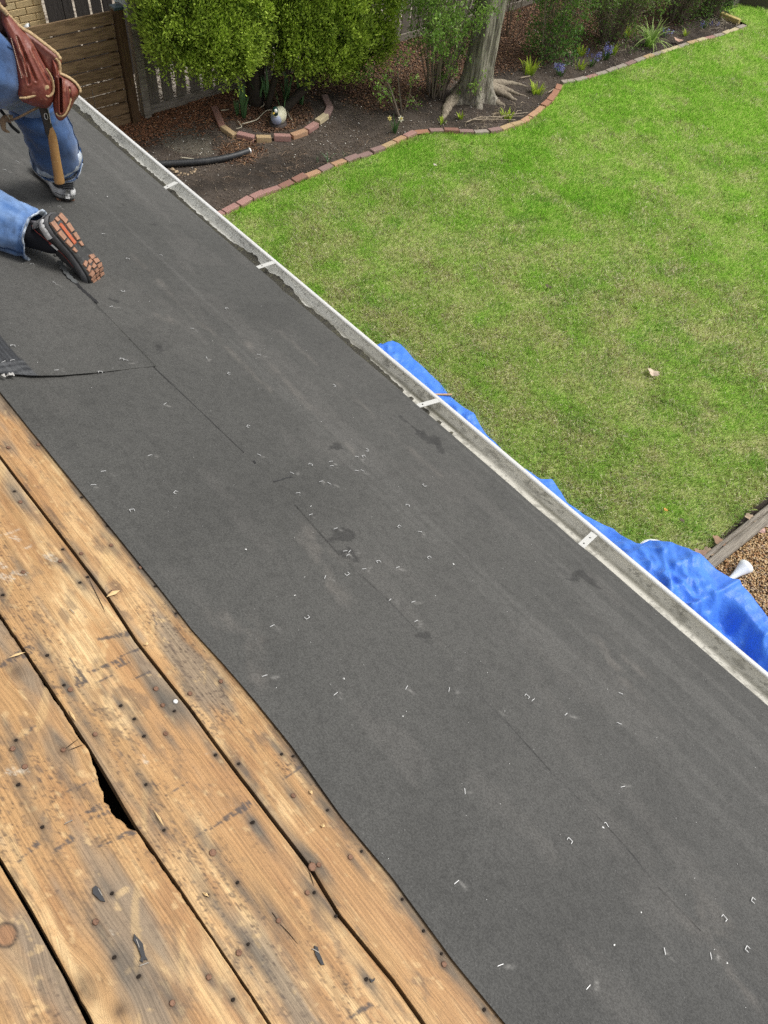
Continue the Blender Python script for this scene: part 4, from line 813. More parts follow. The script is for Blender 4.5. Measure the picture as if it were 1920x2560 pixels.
# ------------------------------------------------------------------ tarp
M_tarp = mat('blue_tarp', (0.055, 0.220, 0.80), .44, spec=.45, layers=[((6, 6, 6), 3, .45, .7, (0.035, 0.15, 0.68), .6)], bump=((26, 26, 26), .55, .012, 5), sheen=.1)
tp = [(955, 868), (980, 857), (1000, 866), (1030, 900), (1065, 932), (1100, 962), (1120, 992), (1180, 1040), (1205, 1080), (1280, 1160), (1350, 1202), (1378, 1203), (1400, 1235), (1415, 1262), (1465, 1297), (1530, 1327), (1590, 1362), (1605, 1361), (1622, 1353), (1680, 1360), (1740, 1385), (1790, 1425), (1845, 1461), (1900, 1525), (1935, 1575)]
def ztop(x): return .05 + .32 * sst(1.15 - x, 0, .75)
te = []
for p in tp:
    q = G(p, .06)
    for _ in range(4): q = G(p, float(ztop(np.array(q[0]))))
    te.append(q[:2])
te = np.array(te); te = te[np.argsort(te[:, 0])]
te = np.vstack([[[-1.8, te[0, 1] - .05]], te])
tx = np.arange(-1.75, 3.86, .011); nt_ = 190; ye = np.interp(tx, te[:, 0], te[:, 1]) + .006 * (fbm(tx * 9, .4, seed=401) - .5)
T = np.linspace(0, 1, nt_); X = np.repeat(tx, nt_); U = np.tile(T, len(tx)); YE = np.repeat(ye, nt_); Y = -.42 + (YE + .42) * np.minimum(U / .94, 1)
Y = Y - .03 * np.clip((U - .94) / .06, 0, 1)
Zt = ztop(X); peak = G((1845, 1461), .37)
# over the sunken place at the near end the sheet sags between two taut ridges
rid_x = np.interp(Y, [-2.9, peak[1], -1.2, -.4], [peak[0], peak[0], peak[0] + .22, peak[0] + .3])
sag = sst(rid_x - X, 0.0, .16) * sst(Y - (YE + .14), 0, .16)
wr = np.abs(fbm(X * 3.2, Y * 3.2, 0, 403, 3) - .5); wr2 = np.abs(fbm(X * 9 + 2 * fbm(X * 2, Y * 2, 0, 405, 2), Y * 9, 0, 407, 3) - .5); wr3 = np.abs(fbm(X * 24, Y * 24, 0, 409, 2) - .5)
w4 = 1 - np.abs(fbm(X * 5.2 + 1.5 * fbm(X * 3, Y * 3, 0, 431, 2), Y * 5.2 + 1.2 * fbm(X * 2, Y * 4, 0, 433, 2), 0, 435, 2) - .5) * 2; w5 = 1 - np.abs(fbm(X * 13 + 2.5 * fbm(X * 5, Y * 5, 0, 437, 2), Y * 12, 0, 439, 2) - .5) * 2
rough = sst(fbm(X * 1.6, Y * 1.6, 0, 441, 2), .30, .62)
rc = np.random.default_rng(8); crumple = 0 * X; wX = X + .10 * (fbm(X * 3, Y * 3, 0, 443, 3) - .5); wY = Y + .10 * (fbm(X * 3, Y * 3, 0, 445, 3) - .5)
for q_ in range(16):
    lam = rc.uniform(.07, .32); th_ = rc.uniform(0, 3.1416); tri = np.abs(((wX * math.cos(th_) + wY * math.sin(th_)) / lam + rc.uniform(0, 1)) % 1 - .5)
    crumple = crumple + lam * .20 * (.5 - tri) ** 1.6 * 2.6 * sst(fbm(X * 2.6, Y * 2.6, q_ * 3.3, 447, 2), .50, .66)
Z = .02 + Zt * (1 - .55 * sag) + .08 * wr * (.5 + sag) * np.minimum(1, .3 + Zt * 3) + crumple * (.55 + .9 * rough) * (1 - .85 * np.clip(U / .94, 0, 1) ** 5) + .03 * (fbm(X * 1.7, Y * 1.7, 0, 411, 2) - .5)
Z += .03 * np.exp(-((X - (rid_x + .015)) / .025) ** 2) * sst(.9 - X, 0, .2)
Z = np.where(U > .94, Z - (Z - .034) * np.clip((U - .94) / .06, 0, 1) ** .7, Z); Z = np.maximum(Z, .034)
edge_ripple = .03 * np.exp(-(1 - U) / .05) * (fbm(X * 5, 0, seed=413) - .5); Y = Y + edge_ripple
o = mesh('tarp', np.stack([X, Y, Z], 1), gridfaces(len(tx), nt_)[:, ::-1], M_tarp, None, True); tag(o, 'crumpled bright blue tarp spread on the ground below the gutter', 'tarp')
M_lath = mat('lath_wood', (0.55, 0.36, 0.20), .8, layers=[((30, 200, 200), 3, .5, .7, .5, .6)])
A, B_ = G((1090, 985), .10), G((1124, 988), .085); mb = MB(); mb.box((A + B_) / 2, (np.linalg.norm(B_ - A) * 1.3, .016, .012), axes(B_ - A, (0, 0, 1))); tag(mb.build('wood_lath', M_lath), 'thin broken wood lath lying across the far end of the blue tarp', 'wood strip')
mb = MB(); A, B_ = G((940, 867), .05), G((968, 866), .05); mb.tube([A, B_], .012, 8); tag(mb.build('tarp_pole', M_pipe), 'dark rod end sticking out of the far corner of the blue tarp', 'rod')
M_whitepl = mat('white_plastic', (0.80, 0.83, 0.84), .45, spec=.5)
bc = G((1642, 1386), .085); bk = empty('white_bucket', (bc[0], bc[1], 0), 'white bucket hidden under the blue tarp with its ribbed rim showing', 'bucket')
mb = MB(); mb.tube([bc - [0, 0, .09], bc - [0, 0, .012]], [.125, .14], 28); mb.build('bucket_body', M_whitepl, bk, True)
mb = MB()
for k_ in range(3): th = np.linspace(0, 2 * math.pi, 40); mb.tube(np.stack([bc[0] + (.150 - .012 * k_) * np.cos(th), bc[1] + (.150 - .012 * k_) * np.sin(th), np.full(40, bc[2] - .008 + .004 * k_)], 1), .004, 6, cap=False)
mb.tube([bc - [0, 0, .012], bc - [0, 0, .004]], .15, 32); mb.build('bucket_rim', M_whitepl, bk, True)
# white funnel shaped downspout piece
fa, fb = G((1815, 1456), .06), G((1866, 1415), .10); d = nrmz(fb - fa); L = np.linalg.norm(fb - fa); 
pf = [fa - d * .10, fa, fa + d * L * .35, fa + d * L * .6, fa + d * L * .85, fa + d * L]; mb = MB(); mb.tube(pf, [.017, .018, .022, .034, .052, .062], 22); fn = tag(mb.build('white_funnel', M_whitepl, None, True), 'white plastic funnel shaped spout poking out from under the blue tarp onto the gravel', 'spout')

# ------------------------------------------------------------------ timber and gravel
tim = G((1767, 1407), .08); t2_ = G((1922, 1283), .08); dT = nrmz((t2_ - tim) * [1, 1, 0]); WT = .125
M_timb = mat('weathered_timber', (0.30, 0.265, 0.215), .85, layers=[((200, 5, 200), 4, .42, .62, (0.15, 0.13, 0.105), .8), ((60, 3, 60), 3, .5, .7, (.42, .38, .31), .6)], bump=((260, 6, 260), .8, .006))
ys = np.linspace(-.5, 4.6, 180); PT = [(-WT / 2, 0), (-WT / 2, .075), (-WT / 2 + .012, .088), (-.01, .090), (.012, .087), (.016, .070), (.022, .070), (.026, .087), (WT / 2 - .010, .086), (WT / 2, .074), (WT / 2, 0)]
perp_ = np.array([-dT[1], dT[0], 0]); V = []
for y_ in ys:
    wv = .004 * math.sin(y_ * 5) + .006 * (float(vn(np.array([y_ * 12]), .2, 0, 415)[0]) - .5)
    for j, (a, b) in enumerate(PT):
        cr = 1.0 if (j not in (5, 6)) else (1 - .3 * float(vn(np.array([y_ * 6]), .7, 0, 417)[0] > .45))
        V.append(tim * [1, 1, 0] + dT * y_ + perp_ * (a + (wv if j in (4, 5, 6, 7) else 0)) + np.array([0, 0, b * (1 if j not in (5, 6) else (.96 if cr == 1 else .80))]))
o = mesh('landscape_timber', V, gridfaces(len(ys), len(PT)), M_timb, None, False); tag(o, 'weathered grey split landscape timber between the lawn and the gravel', 'timber')
M_grav = mat('gravel_base', (0.22, 0.145, 0.075), .9, layers=[((60, 60, 60), 3, .4, .6, .4, .8)])
tx0 = TIMX - .06
o = mesh('gravel', [(-3, -8, .012), (tx0, -8, .012), (tx0, -.3, .012), (-3, -.3, .012)], [(0, 1, 2, 3)], M_grav); tag(o, 'tan pea gravel ground beyond the timber', 'gravel', kind='structure')
r = np.random.default_rng(21); n = 34000; x = r.uniform(-1.4, tx0 + .03, n); y = r.uniform(-4.8, -2.3, n); side_ = (x - tim[0]) * perp_[0] + (y - tim[1]) * perp_[1]
sgn = np.sign((-1 - tim[0]) * perp_[0]); k = side_ * sgn > WT / 2 + .004; pts = np.stack([x[k], y[k]], 1)
def gr_col(x, y, r):
    n = len(x); c = mixc((0.56, 0.36, 0.17), (0.68, 0.53, 0.33), r.uniform(0, 1, n)); c = mixc(c, (0.38, 0.20, 0.09), (r.uniform(0, 1, n) < .25) * .9); c = mixc(c, (0.34, 0.26, 0.22), (r.uniform(0, 1, n) < .08) * .9); return c * r.uniform(.75, 1.12, (n, 1))
scatter('pea_gravel', pts, (.011, .024), M_chipv, gr_col, 'tan and orange pea gravel right of the timber', lambda x, y: .012 + 0 * x + .010 * r.uniform(0, 1, len(x)), flat=.75, seed=23, elong=1.5)
M_stone = mat('pale_stone', (0.50, 0.43, 0.34), .8, layers=[((20, 20, 20), 3, .5, .7, .7, .6)]); M_pinkst = mat('pink_stone', (0.55, 0.35, 0.30), .8)
for p, s, m_, lb in (((1914, 1310), .09, M_stone, 'pale flat stone beside the timber at the picture edge'), ((1902, 1326), .07, M_pinkst, 'pinkish flat stone on the gravel beside the timber')):
    c = G(p, .03); mb = MB(); mb.box(c, (s, s * .7, s * .35), np.array(Matrix.Rotation(.6, 3, 'Z')), jit=s * .06, bev=s * .12); tag(mb.build('flat_stone', m_), lb, 'stone')
# dry leaves
def leaf(p, size, ang, colr, label, name='dry_leaf', z=.07, lobes=5, curl=.3):
    c = G(p, z); n = 24; V = [c + [0, 0, .004]]; 
    for j in range(n):
        th = 2 * math.pi * j / n; r_ = size / 2 * (.62 + .38 * abs(math.cos(lobes * th / 2)) ** .7) * (1.15 if abs(th - math.pi) < .4 else 1); a = th + ang
        V.append(c + [math.cos(a) * r_ * 1.15, math.sin(a) * r_ * .8, curl * r_ * (math.cos(2 * th) * .5 + .5)])
    V2 = [v - np.array([0, 0, .0015]) for v in V]; m_ = mat(name + '_tissue', colr, .8, layers=[((60, 60, 60), 3, .5, .7, .7, .6)])
    F = [(0, 1 + j, 1 + (j + 1) % n) for j in range(n)]; F += [(n + 1, n + 2 + (j + 1) % n, n + 2 + j) for j in range(n)] + [(1 + j, n + 2 + j, n + 2 + (j + 1) % n, 1 + (j + 1) % n) for j in range(n)]
    return tag(mesh(name, V + V2, F, m_), label, 'leaf')
leaf((1632, 932), .115, .5, (.62, .50, .38), 'pale curled dry leaf lying alone on the lawn', curl=.5)
leaf((1797, 1352), .11, .3, (.30, .19, .12), 'brown dry leaf on the grass at the far side of the timber'); leaf((1752, 1386), .12, 1.0, (.34, .22, .16), 'reddish brown dry leaf between the blue tarp and the timber'); leaf((1772, 1380), .09, 2.2, (.30, .22, .15), 'smaller brown dry leaf beside the timber end')
leaf((1875, 1295), .09, 2.0, (.42, .32, .22), 'light brown dry leaf against the lawn side of the timber'); leaf((1664, 1274), .035, .2, (.65, .33, .08), 'tiny orange leaf scrap on the lawn'); leaf((1695, 100), .15, .4, (.55, .36, .27), 'pinkish oak leaf on the soil near the far edging', lobes=7)
leaf((1371, 716), .07, .4, (.10, .08, .05), 'small dark curled leaf on the middle of the lawn'); leaf((1382, 134), .12, 1.9, (.60, .50, .30), 'pale folded leaf in front of the green shrub'); leaf((1424, 130), .12, .2, (.48, .36, .24), 'tan flat leaf behind the blue flowers')
leaf((1088, 412), .05, .3, (.55, .50, .42), 'small pale leaf on the lawn near the edging'); leaf((1705, 1300), .04, .3, (.12, .09, .06), 'tiny dark twig leaf on the near lawn', curl=.1)
# ================================================================== FENCES, GATE, NEIGHBOUR WALL
M_grey = mat('weathered_picket', (0.19, 0.168, 0.137), .85, layers=[((60, 60, 4), 4, .42, .66, (0.105, 0.091, 0.073), .8), ((200, 200, 9), 3, .5, .7, (.19, .17, .145), .45)], bump=((180, 180, 6), .5, .004))
M_greyl = mat('weathered_rail', (0.26, 0.232, 0.19), .85, layers=[((40, 6, 60), 4, .42, .66, (0.11, 0.095, 0.078), .8)], bump=((100, 8, 100), .5, .004))
M_dark2 = mat('dark_picket', (0.070, 0.062, 0.058), .85, layers=[((80, 80, 5), 4, .42, .66, (0.04, 0.035, 0.033), .8), ((200, 200, 9), 3, .5, .7, (.13, .12, .11), .4)])
M_gate = mat('treated_board', (0.225, 0.148, 0.080), .75, layers=[((40, 5, 60), 4, .42, .66, (0.085, 0.052, 0.026), .8), ((90, 8, 160), 3, .5, .7, (.22, .15, .085), .5)], bump=((60, 6, 120), .4, .003))
M_gpost = mat('treated_post', (0.105, 0.062, 0.030), .75, layers=[((60, 60, 5), 4, .42, .66, (0.055, 0.032, 0.016), .85), ((60, 60, 3), 3, .60, .72, (.26, .17, .09), .6)])
M_cap = mat('post_cap', (0.055, 0.085, 0.10), .3, spec=.6)
def lathbox(name, m, parent, x0, x1, y0, y1, z0, z1, lean=0.0, jit=.002, seed=0):
    rr = np.random.default_rng(seed); P = np.array([(x0, y0, z0), (x1, y0, z0), (x1, y1, z0), (x0, y1, z0), (x0, y0 + lean, z1), (x1, y0 + lean, z1), (x1, y1 + lean, z1), (x0, y1 + lean, z1)]) + rr.normal(0, jit, (8, 3)) * [1, 1, .5]
    return mesh(name, P, [(0, 3, 2, 1), (4, 5, 6, 7), (0, 1, 5, 4), (1, 2, 6, 5), (2, 3, 7, 6), (3, 0, 4, 7)], m, parent)
FX = 8.86
fence = empty('picket_fence', (FX, -8, 0), 'long weathered grey picket fence behind the trees and shrubs', 'fence')
y = -2.80; i = 0
while y > -14.2:
    wv = .138 + .006 * math.sin(i * 2.1); sl = -.011 * (y + 2.7)    # the fence line drifts a little
    x = FX + .012 * (-(y + 2.8)); lathbox('picket', M_grey, fence, x + .03, x + .048, y - wv, y, .10 + .01 * math.sin(i * 3), 1.235 + .008 * math.sin(i * 1.7), lean=.006 * math.sin(i * 2.7), seed=i); y -= .197 + .008 * math.sin(i * 1.3); i += 1
for y0 in (-2.74, -5.1, -7.5, -9.9, -12.3):
    x = FX + .012 * (-(y0 + 2.8)); x1 = FX + .012 * (-(y0 - 2.4 + 2.8))
    for z0, z1, dx_ in ((.0, .115, .0), (1.12, 1.17, .05),):
        P = np.array([(x - dx_ * 0, y0, z0), (x + .038, y0, z0), (x1 + .038, y0 - 2.4, z0), (x1, y0 - 2.4, z0), (x, y0, z1), (x + .028, y0, z1), (x1 + .028, y0 - 2.4, z1), (x1, y0 - 2.4, z1)])
        mesh('rail', P + ([.05, 0, 0] if z0 > 1 else [-.012, 0, 0]), [(0, 3, 2, 1), (4, 5, 6, 7), (0, 1, 5, 4), (1, 2, 6, 5), (2, 3, 7, 6), (3, 0, 4, 7)], M_greyl, fence)
    P = np.array([(x - .02, y0, 1.236), (x + .075, y0, 1.236), (x1 + .075, y0 - 2.4, 1.236), (x1 - .02, y0 - 2.4, 1.236)]); P = np.vstack([P, P + [0, 0, .028]])
    mesh('cap_rail', P, [(0, 3, 2, 1), (4, 5, 6, 7), (0, 1, 5, 4), (1, 2, 6, 5), (2, 3, 7, 6), (3, 0, 4, 7)], M_greyl, fence)
    if y0 < -3: lathbox('post', M_grey, fence, x + .07, x + .16, y0 - .045, y0 + .045, 0, 1.22, seed=int(-y0))
lathbox('post', M_greyl, fence, FX - .09, FX + .008, -2.735, -2.640, 0.0, 1.34, lean=-.012, seed=90)
# gate with its post
GX = 8.80
gate = empty('garden_gate', (GX, -1.9, 0), 'brown gate of horizontal treated boards beyond the gutter', 'gate')
zz = 1.235; 
for k in range(9):
    h_ = .118; lathbox('board', M_gate, gate, GX - .012, GX + .012, -2.452, -1.0, zz - h_, zz, jit=.0025, seed=40 + k); zz -= h_ + .021
lathbox('brace', M_gpost, gate, GX + .014, GX + .05, -2.440, -2.36, .05, 1.18, seed=61); lathbox('brace', M_gpost, gate, GX + .014, GX + .05, -1.1, -1.0, .05, 1.18, seed=62)
M_wire = mat('gate_wire', (.35, .33, .30), .4, metal=.6)
mb = MB(); q0, q1 = AX((230, 225), GX - .02), AX((240, 275), GX - .02); mb.tube([q0, q1], .003, 6); mb.build('gate_wire', M_wire, gate)
gp = empty('gate_post', (GX, -2.51, 0), 'dark brown wooden gate post with a blue grey cap', 'post')
lathbox('shaft', M_gpost, gp, GX - .052, GX + .045, -2.562, -2.464, 0, 1.252, lean=-.008, seed=70)
mb = MB(); c = np.array([GX - .003, -2.521, 1.262]); mb.box(c, (.118, .118, .030), bev=.004); V0 = c + [0, 0, .015]; q = .055
mb.add([V0 + [-q, -q, 0.0005], V0 + [q, -q, .0005], V0 + [q, q, .0005], V0 + [-q, q, .0005], V0 + [0, 0, .014]], [(0, 1, 4), (1, 2, 4), (2, 3, 4), (3, 0, 4)]); mb.build('cap', M_cap, gp)
# white paper notice curling behind the post
M_paper = mat('paper_notice', (0.80, 0.83, 0.90), .6, layers=[((16, 60, 90), 3, .56, .62, (.40, .44, .55), .6)])
pq = [(283, -16), (286, 4), (296, 5), (307, 12), (309, 20), (315, 25), (317, 40), (322, 51), (319, 12), (312, 2), (306, -16)]
P = [AX(p, 8.80 + .005 * math.sin(i)) for i, p in enumerate(pq)]; P2 = [p + np.array([.003, 0, 0]) for p in P]; n = len(P)
o = mesh('paper_notice', P + P2, [tuple(range(n)), tuple(range(2 * n - 1, n - 1, -1))] + [(i, (i + 1) % n, n + (i + 1) % n, n + i) for i in range(n)], M_paper); tag(o, 'torn white paper sign hanging between the gate post and the grey fence post', 'paper sign')
# second fence beyond the gate
f2 = empty('board_fence', (9.9, -3, 0), 'dark board fence seen beyond the gate with bright gaps', 'fence')
ys = [(-2.17, -2.37), (-2.385, -2.50), (-2.525, -2.70), (-2.735, -2.86), (-2.89, -3.01), (-3.05, -3.20), (-3.23, -3.38), (-3.42, -3.56), (-3.60, -3.75), (-3.79, -3.93), (-3.97, -4.12)]
for i, (a, b) in enumerate(ys): lathbox('board', M_dark2, f2, 9.90, 9.92, b, a, .0, 1.9, lean=.01 * math.sin(i * 2), jit=.003, seed=80 + i)
lathbox('rail', M_dark2, f2, 9.925, 9.96, -4.2, -2.17, .3, .39, seed=99); lathbox('rail', M_dark2, f2, 9.925, 9.96, -4.2, -2.17, 1.5, 1.59, seed=98)
# neighbour's yellow brick wall, each brick laid
M_mort = mat('mortar', (0.16, 0.125, 0.075), .9); YB = [mat('yellow_brick', c, .85, layers=[((40, 40, 40), 3, .45, .7, .82, .7), ((200, 200, 200), 2, .6, .7, .6, .5)]) for c in ((0.70, 0.54, 0.30), (0.74, 0.58, 0.33), (0.66, 0.505, 0.275), (0.72, 0.545, 0.295))]
nh = empty('neighbour_house', (12, 1, 0), 'neighbouring house wall of yellow brick in the top left corner', 'house')
lathbox('wall', M_mort, nh, 10.012, 12.5, -2.16, 3.5, 0, 3.0, jit=0)
yb_me = []
for m_ in YB:
    me = brick_mesh(.202, .05, .066); me.name = 'yellow_brick'; me.materials.append(m_); yb_me.append(me)
zz = .035; row = 0
while zz < 2.0:
    y = -2.16 + (.1045 if row % 2 == 0 else .052)
    j = 0
    while y < .0:
        o = bpy.data.objects.new('brick', random.choice(yb_me)); COL.objects.link(o); o.parent = nh; o.location = Vector(np.array([9.99 + random.uniform(-.0015, .0015), y, zz]) - off(nh)); o.rotation_euler = (0, 0, math.pi / 2); OFF[o.name] = np.zeros(3)
        if j == 0 and row % 2 == 1: o.scale = (.5, 1, 1)
        y += .2095 if not (j == 0 and row % 2 == 1) else .157; j += 1
    zz += .0745; row += 1
M_lampw = mat('white_enamel', (.82, .84, .85), .3, spec=.6)
lc_ = AX((72, 72), 9.6); lamp = empty('wall_light', lc_, 'round white and grey lamp head above the top gate board', 'lamp')
mb = MB(); d = nrmz(np.array([-.5, -.8, .1])); mb.tube([lc_ - d * .05, lc_ - d * .01, lc_ + d * .015], [.03, .052, .056], 18); mb.build('shade', M_lampw, lamp, True)
mb = MB(); mb.tube([lc_ + d * .016, lc_ + d * .02], .046, 18); mb.build('lens', M_cap, lamp); mb = MB(); mb.tube([lc_ - d * .05, lc_ - d * .05 + [.43, 0, 0]], .012, 8); mb.build('bracket', M_wire, lamp)
# ground beyond the fence: pale river pebbles and flagstones
r = np.random.default_rng(31); n = 16000; x = r.uniform(8.98, 10.6, n); y = r.uniform(-9.5, -1.6, n); x2 = r.uniform(8.9, 9.9, 3000)
def pale(x, y, r):
    n = len(x); c = mixc((0.62, 0.56, 0.47), (0.32, 0.27, 0.22), r.uniform(0, 1, n)); return c
scatter('river_pebbles', np.stack([x, y], 1), (.03, .075), M_chipv, pale, 'pale pebbles and leaf litter beyond the picket fence', lambda x, y: 0 * x, flat=.4, seed=33, elong=1.8)
M_base2 = mat('pale_ground', (0.42, 0.37, 0.30), .9, layers=[((12, 12, 12), 4, .42, .6, (.12, .09, .07), .8)])
o = mesh('side_path', [(8.95, -17, .004), (14, -17, .004), (14, 2, .004), (8.95, 2, .004)], [(0, 1, 2, 3)], M_base2); tag(o, 'pale pebble ground beyond the fence', 'path', kind='structure')

# ================================================================== TREES
M_bark = mat('grey_bark', (0.34, 0.31, 0.25), .9, layers=[((26, 26, 3.2), 5, .44, .58, (0.115, 0.10, 0.08), .85), ((8, 8, 2), 3, .5, .7, (0.20, 0.215, 0.13), .6), ((120, 120, 14), 3, .5, .7, .7, .6)], bump=((34, 34, 4.2), 1.0, .03, 5))
tc_ = np.array([7.06, -6.80, 0.0]); tree = empty('maple_tree', tc_, 'large tree with furrowed grey bark and spreading surface roots', 'tree')
# axis: passes the two measured silhouettes
def tz(z): return tc_ + np.array([.0, -.045 * z, z])
NZ, NA = 130, 96; V = []
zs = np.concatenate([np.linspace(-.03, .6, 50), np.linspace(.62, 6.5, NZ - 50)])
roots = [(-2.50, .26, .9), (-1.95, .12, .5), (-1.2, .22, .8), (-.75, .20, .75), (2.75, .22, .8), (1.6, .2, .7), (3.6, .10, .5), (.3, .2, .6)]
for z in zs:
    base = .188 + .055 * math.exp(-z / .40) - .008 * z
    for j in range(NA):
        a = 2 * math.pi * j / NA; r_ = base
        for ra, amp, _ in roots:
            da = (a - ra + math.pi) % (2 * math.pi) - math.pi; r_ += amp * .62 * math.exp(-(da / .26) ** 2) * math.exp(-z / .10)
        r_ += .018 * math.cos(3 * a + .6) + .012 * math.cos(5 * a + z)
        V.append(tz(z) + [math.cos(a) * r_, math.sin(a) * r_, 0])
V = np.array(V); ang = np.tile(np.linspace(0, 2 * math.pi, NA, endpoint=False), NZ); zz_ = np.repeat(zs, NA)
fur = np.abs(fbm(np.cos(ang) * 4.2 + .5 * fbm(zz_ * 2, ang, 0, 501, 2), np.sin(ang) * 4.2, zz_ * 1.3, 503, 4) - .5) * 2
dirv = np.stack([np.cos(ang), np.sin(ang), 0 * ang], 1); V += dirv * ((fur - .25) * .045 * np.clip(zz_ * 4, .2, 1))[:, None]
F = np.array([(i * NA + j, i * NA + (j + 1) % NA, (i + 1) * NA + (j + 1) % NA, (i + 1) * NA + j) for i in range(NZ - 1) for j in range(NA)]); mesh('trunk', V, F, M_bark, tree, True)
M_root = mat('root_bark', (0.30, 0.255, 0.19), .9, layers=[((30, 30, 30), 4, .44, .6, (.15, .12, .09), .7)], bump=((60, 60, 60), .8, .01))
for pts, rs in (([(1130, 232), (1122, 262), (1112, 285), (1106, 300)], (.085, .075, .045, .012)), ([(1238, 200), (1268, 208), (1300, 212), (1320, 218)], (.075, .05, .025, .008)), ([(1245, 208), (1270, 226), (1290, 234), (1322, 243)], (.075, .045, .026, .008)), ([(1243, 215), (1262, 235), (1280, 247), (1292, 250)], (.08, .055, .035, .015)),
                ([(1220, 225), (1228, 245), (1245, 258), (1262, 263)], (.09, .075, .05, .02)), ([(1190, 225), (1204, 245), (1213, 252), (1218, 254)], (.08, .07, .05, .03)), ([(1160, 235), (1168, 248), (1166, 256)], (.04, .02, .01))):
    P = [G(p, .035 * (1 - i / 4)) for i, p in enumerate(pts)]; P[0] = (P[0] + tc_ + [0, 0, .09]) / 2 + [0, 0, .05]; P = catmull(P, 8); rad = np.interp(np.linspace(0, 1, len(P)), np.linspace(0, 1, len(rs)), rs) * (1 + .12 * np.sin(np.arange(len(P)) * 1.3)); mb = MB(); mb.tube(P, rad, 12, flat=.8); mb.build('root', M_root, tree, True)
for a, z0, L, r_ in ((.4, 4.2, 2.6, .09), (2.4, 4.9, 2.4, .08), (4.1, 5.4, 2.2, .08), (5.3, 5.9, 2.0, .07), (1.2, 6.3, 2.6, .1)):
    P = [tz(z0) + np.array([math.cos(a), math.sin(a), .9]) * L * t + [0, 0, .4 * t * t] for t in np.linspace(0, 1, 8)]; mb = MB(); mb.tube(P, np.linspace(r_, .02, 8), 8)
    for q in range(5):
        b = P[2 + q]; a2 = a + (-1) ** q * .8; mb.tube([b, b + np.array([math.cos(a2), math.sin(a2), .8]) * .6, b + np.array([math.cos(a2), math.sin(a2), 1.1]) * 1.1], [.025, .014, .005], 5)
    mb.build('limb', M_bark, tree, True)

# foliage as many small faces --------------------------------------------------
def leafmesh(name, P, D, L, W, C_, m, parent, seed, fan=1):
    """leaf quads: centre-base P, direction D, length L, width W, random roll; folded slightly"""
    r = np.random.default_rng(seed); n = len(P); D = D / np.linalg.norm(D, axis=1)[:, None]; q = r.normal(0, 1, (n, 3)); S = np.cross(D, q); S /= np.linalg.norm(S, axis=1)[:, None] + 1e-9
    N_ = np.cross(D, S); b = P; l = P + D * (L * .5)[:, None] + S * (W * .5)[:, None] + N_ * (W * .12)[:, None]; rt = P + D * (L * .5)[:, None] - S * (W * .5)[:, None] + N_ * (W * .12)[:, None]; t = P + D * L[:, None]
    V = np.stack([b, l, t, rt], 1).reshape(-1, 3); i = np.arange(n) * 4; F = np.concatenate([np.stack([i, i + 1, i + 2], 1), np.stack([i, i + 2, i + 3], 1)]); return mesh(name, V, F, m, parent, False, np.repeat(C_, 4, 0))
M_arb = mat('arborvitae_foliage', rough=.6, attr='col', spec=.25, trans=.22)
M_dtr = mat('dark_bark', (0.050, 0.040, 0.030), .9, layers=[((40, 40, 5), 4, .45, .65, (.02, .017, .014), .8)], bump=((50, 50, 6), .8, .015))
def arborvitae(base, lobes, trunk_paths, label, seed):
    t = empty('arborvitae', base, label, 'tree'); r = np.random.default_rng(seed)
    for P, rr in trunk_paths: mb = MB(); mb.tube(catmull(P, 6), np.interp(np.linspace(0, 1, (len(P) - 1) * 6 + 1), np.linspace(0, 1, len(rr)), rr), 12); mb.build('trunk', M_dtr, t, True)
    PP, DD, LL, WW, CC = [], [], [], [], []
    area = sum(rx * rz for (_, (rx, ry, rz)) in lobes)
    for c, (rx, ry, rz) in lobes:
        nc = int(150 * (rx * rz) / .30)
        u = r.normal(0, 1, (nc, 3)); u /= np.linalg.norm(u, axis=1)[:, None]; sh = r.uniform(.42, 1.30, nc) ** .5; cc_ = np.array(c) + u * np.array([rx, ry, rz]) * sh[:, None]
        # each clump: a hanging fan of scaly sprays pointing out and a bit up
        for k_ in range(nc):
            ns = 84; o_ = nrmz(u[k_] * [1, 1, .45] + [0, 0, .18 + r.normal() * .25]); sd2 = nrmz(np.cross(o_, r.normal(0, 1, 3))); tt = r.uniform(-1, 1, (ns, 2)); sz = r.uniform(.07, .15)
            p = cc_[k_] + (sd2[None] * tt[:, :1] + nrmz(np.cross(o_, sd2))[None] * tt[:, 1:] * .45) * sz + o_[None] * (r.uniform(-.8, 1, (ns, 1)) * sz * .8); p[:, 2] = cc_[k_][2] + (p[:, 2] - cc_[k_][2]) * 1.35; d = o_[None] * .7 + np.array([[0, 0, .55]]) + r.normal(0, .38, (ns, 3)) + sd2[None] * tt[:, :1] * .7
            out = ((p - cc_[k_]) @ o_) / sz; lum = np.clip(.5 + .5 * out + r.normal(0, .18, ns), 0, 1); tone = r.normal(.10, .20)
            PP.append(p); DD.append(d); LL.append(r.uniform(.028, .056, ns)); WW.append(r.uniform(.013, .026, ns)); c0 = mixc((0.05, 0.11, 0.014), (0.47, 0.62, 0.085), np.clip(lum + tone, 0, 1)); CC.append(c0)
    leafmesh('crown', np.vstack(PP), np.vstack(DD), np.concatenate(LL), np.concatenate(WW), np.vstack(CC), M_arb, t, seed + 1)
    # dead brown interior so the crown is not see-through
    mb = MB()
    for c, (rx, ry, rz) in lobes:
        for q in range(16):
            u = r.normal(0, 1, 3); u /= np.linalg.norm(u); mb.tube([np.array(c) + [0, 0, -.2], np.array(c) + u * [rx * .75, ry * .75, rz * .75]], [.012, .004], 4)
    mb.build('branches', M_dtr, t)
b1 = G((640, 262)); lob = []
def lobe_at(px, x, r_):  # centre on the plane at distance x
    return (tuple(AX((px[0], px[1] - (24 if px[1] > 88 else 0)), x)), r_)
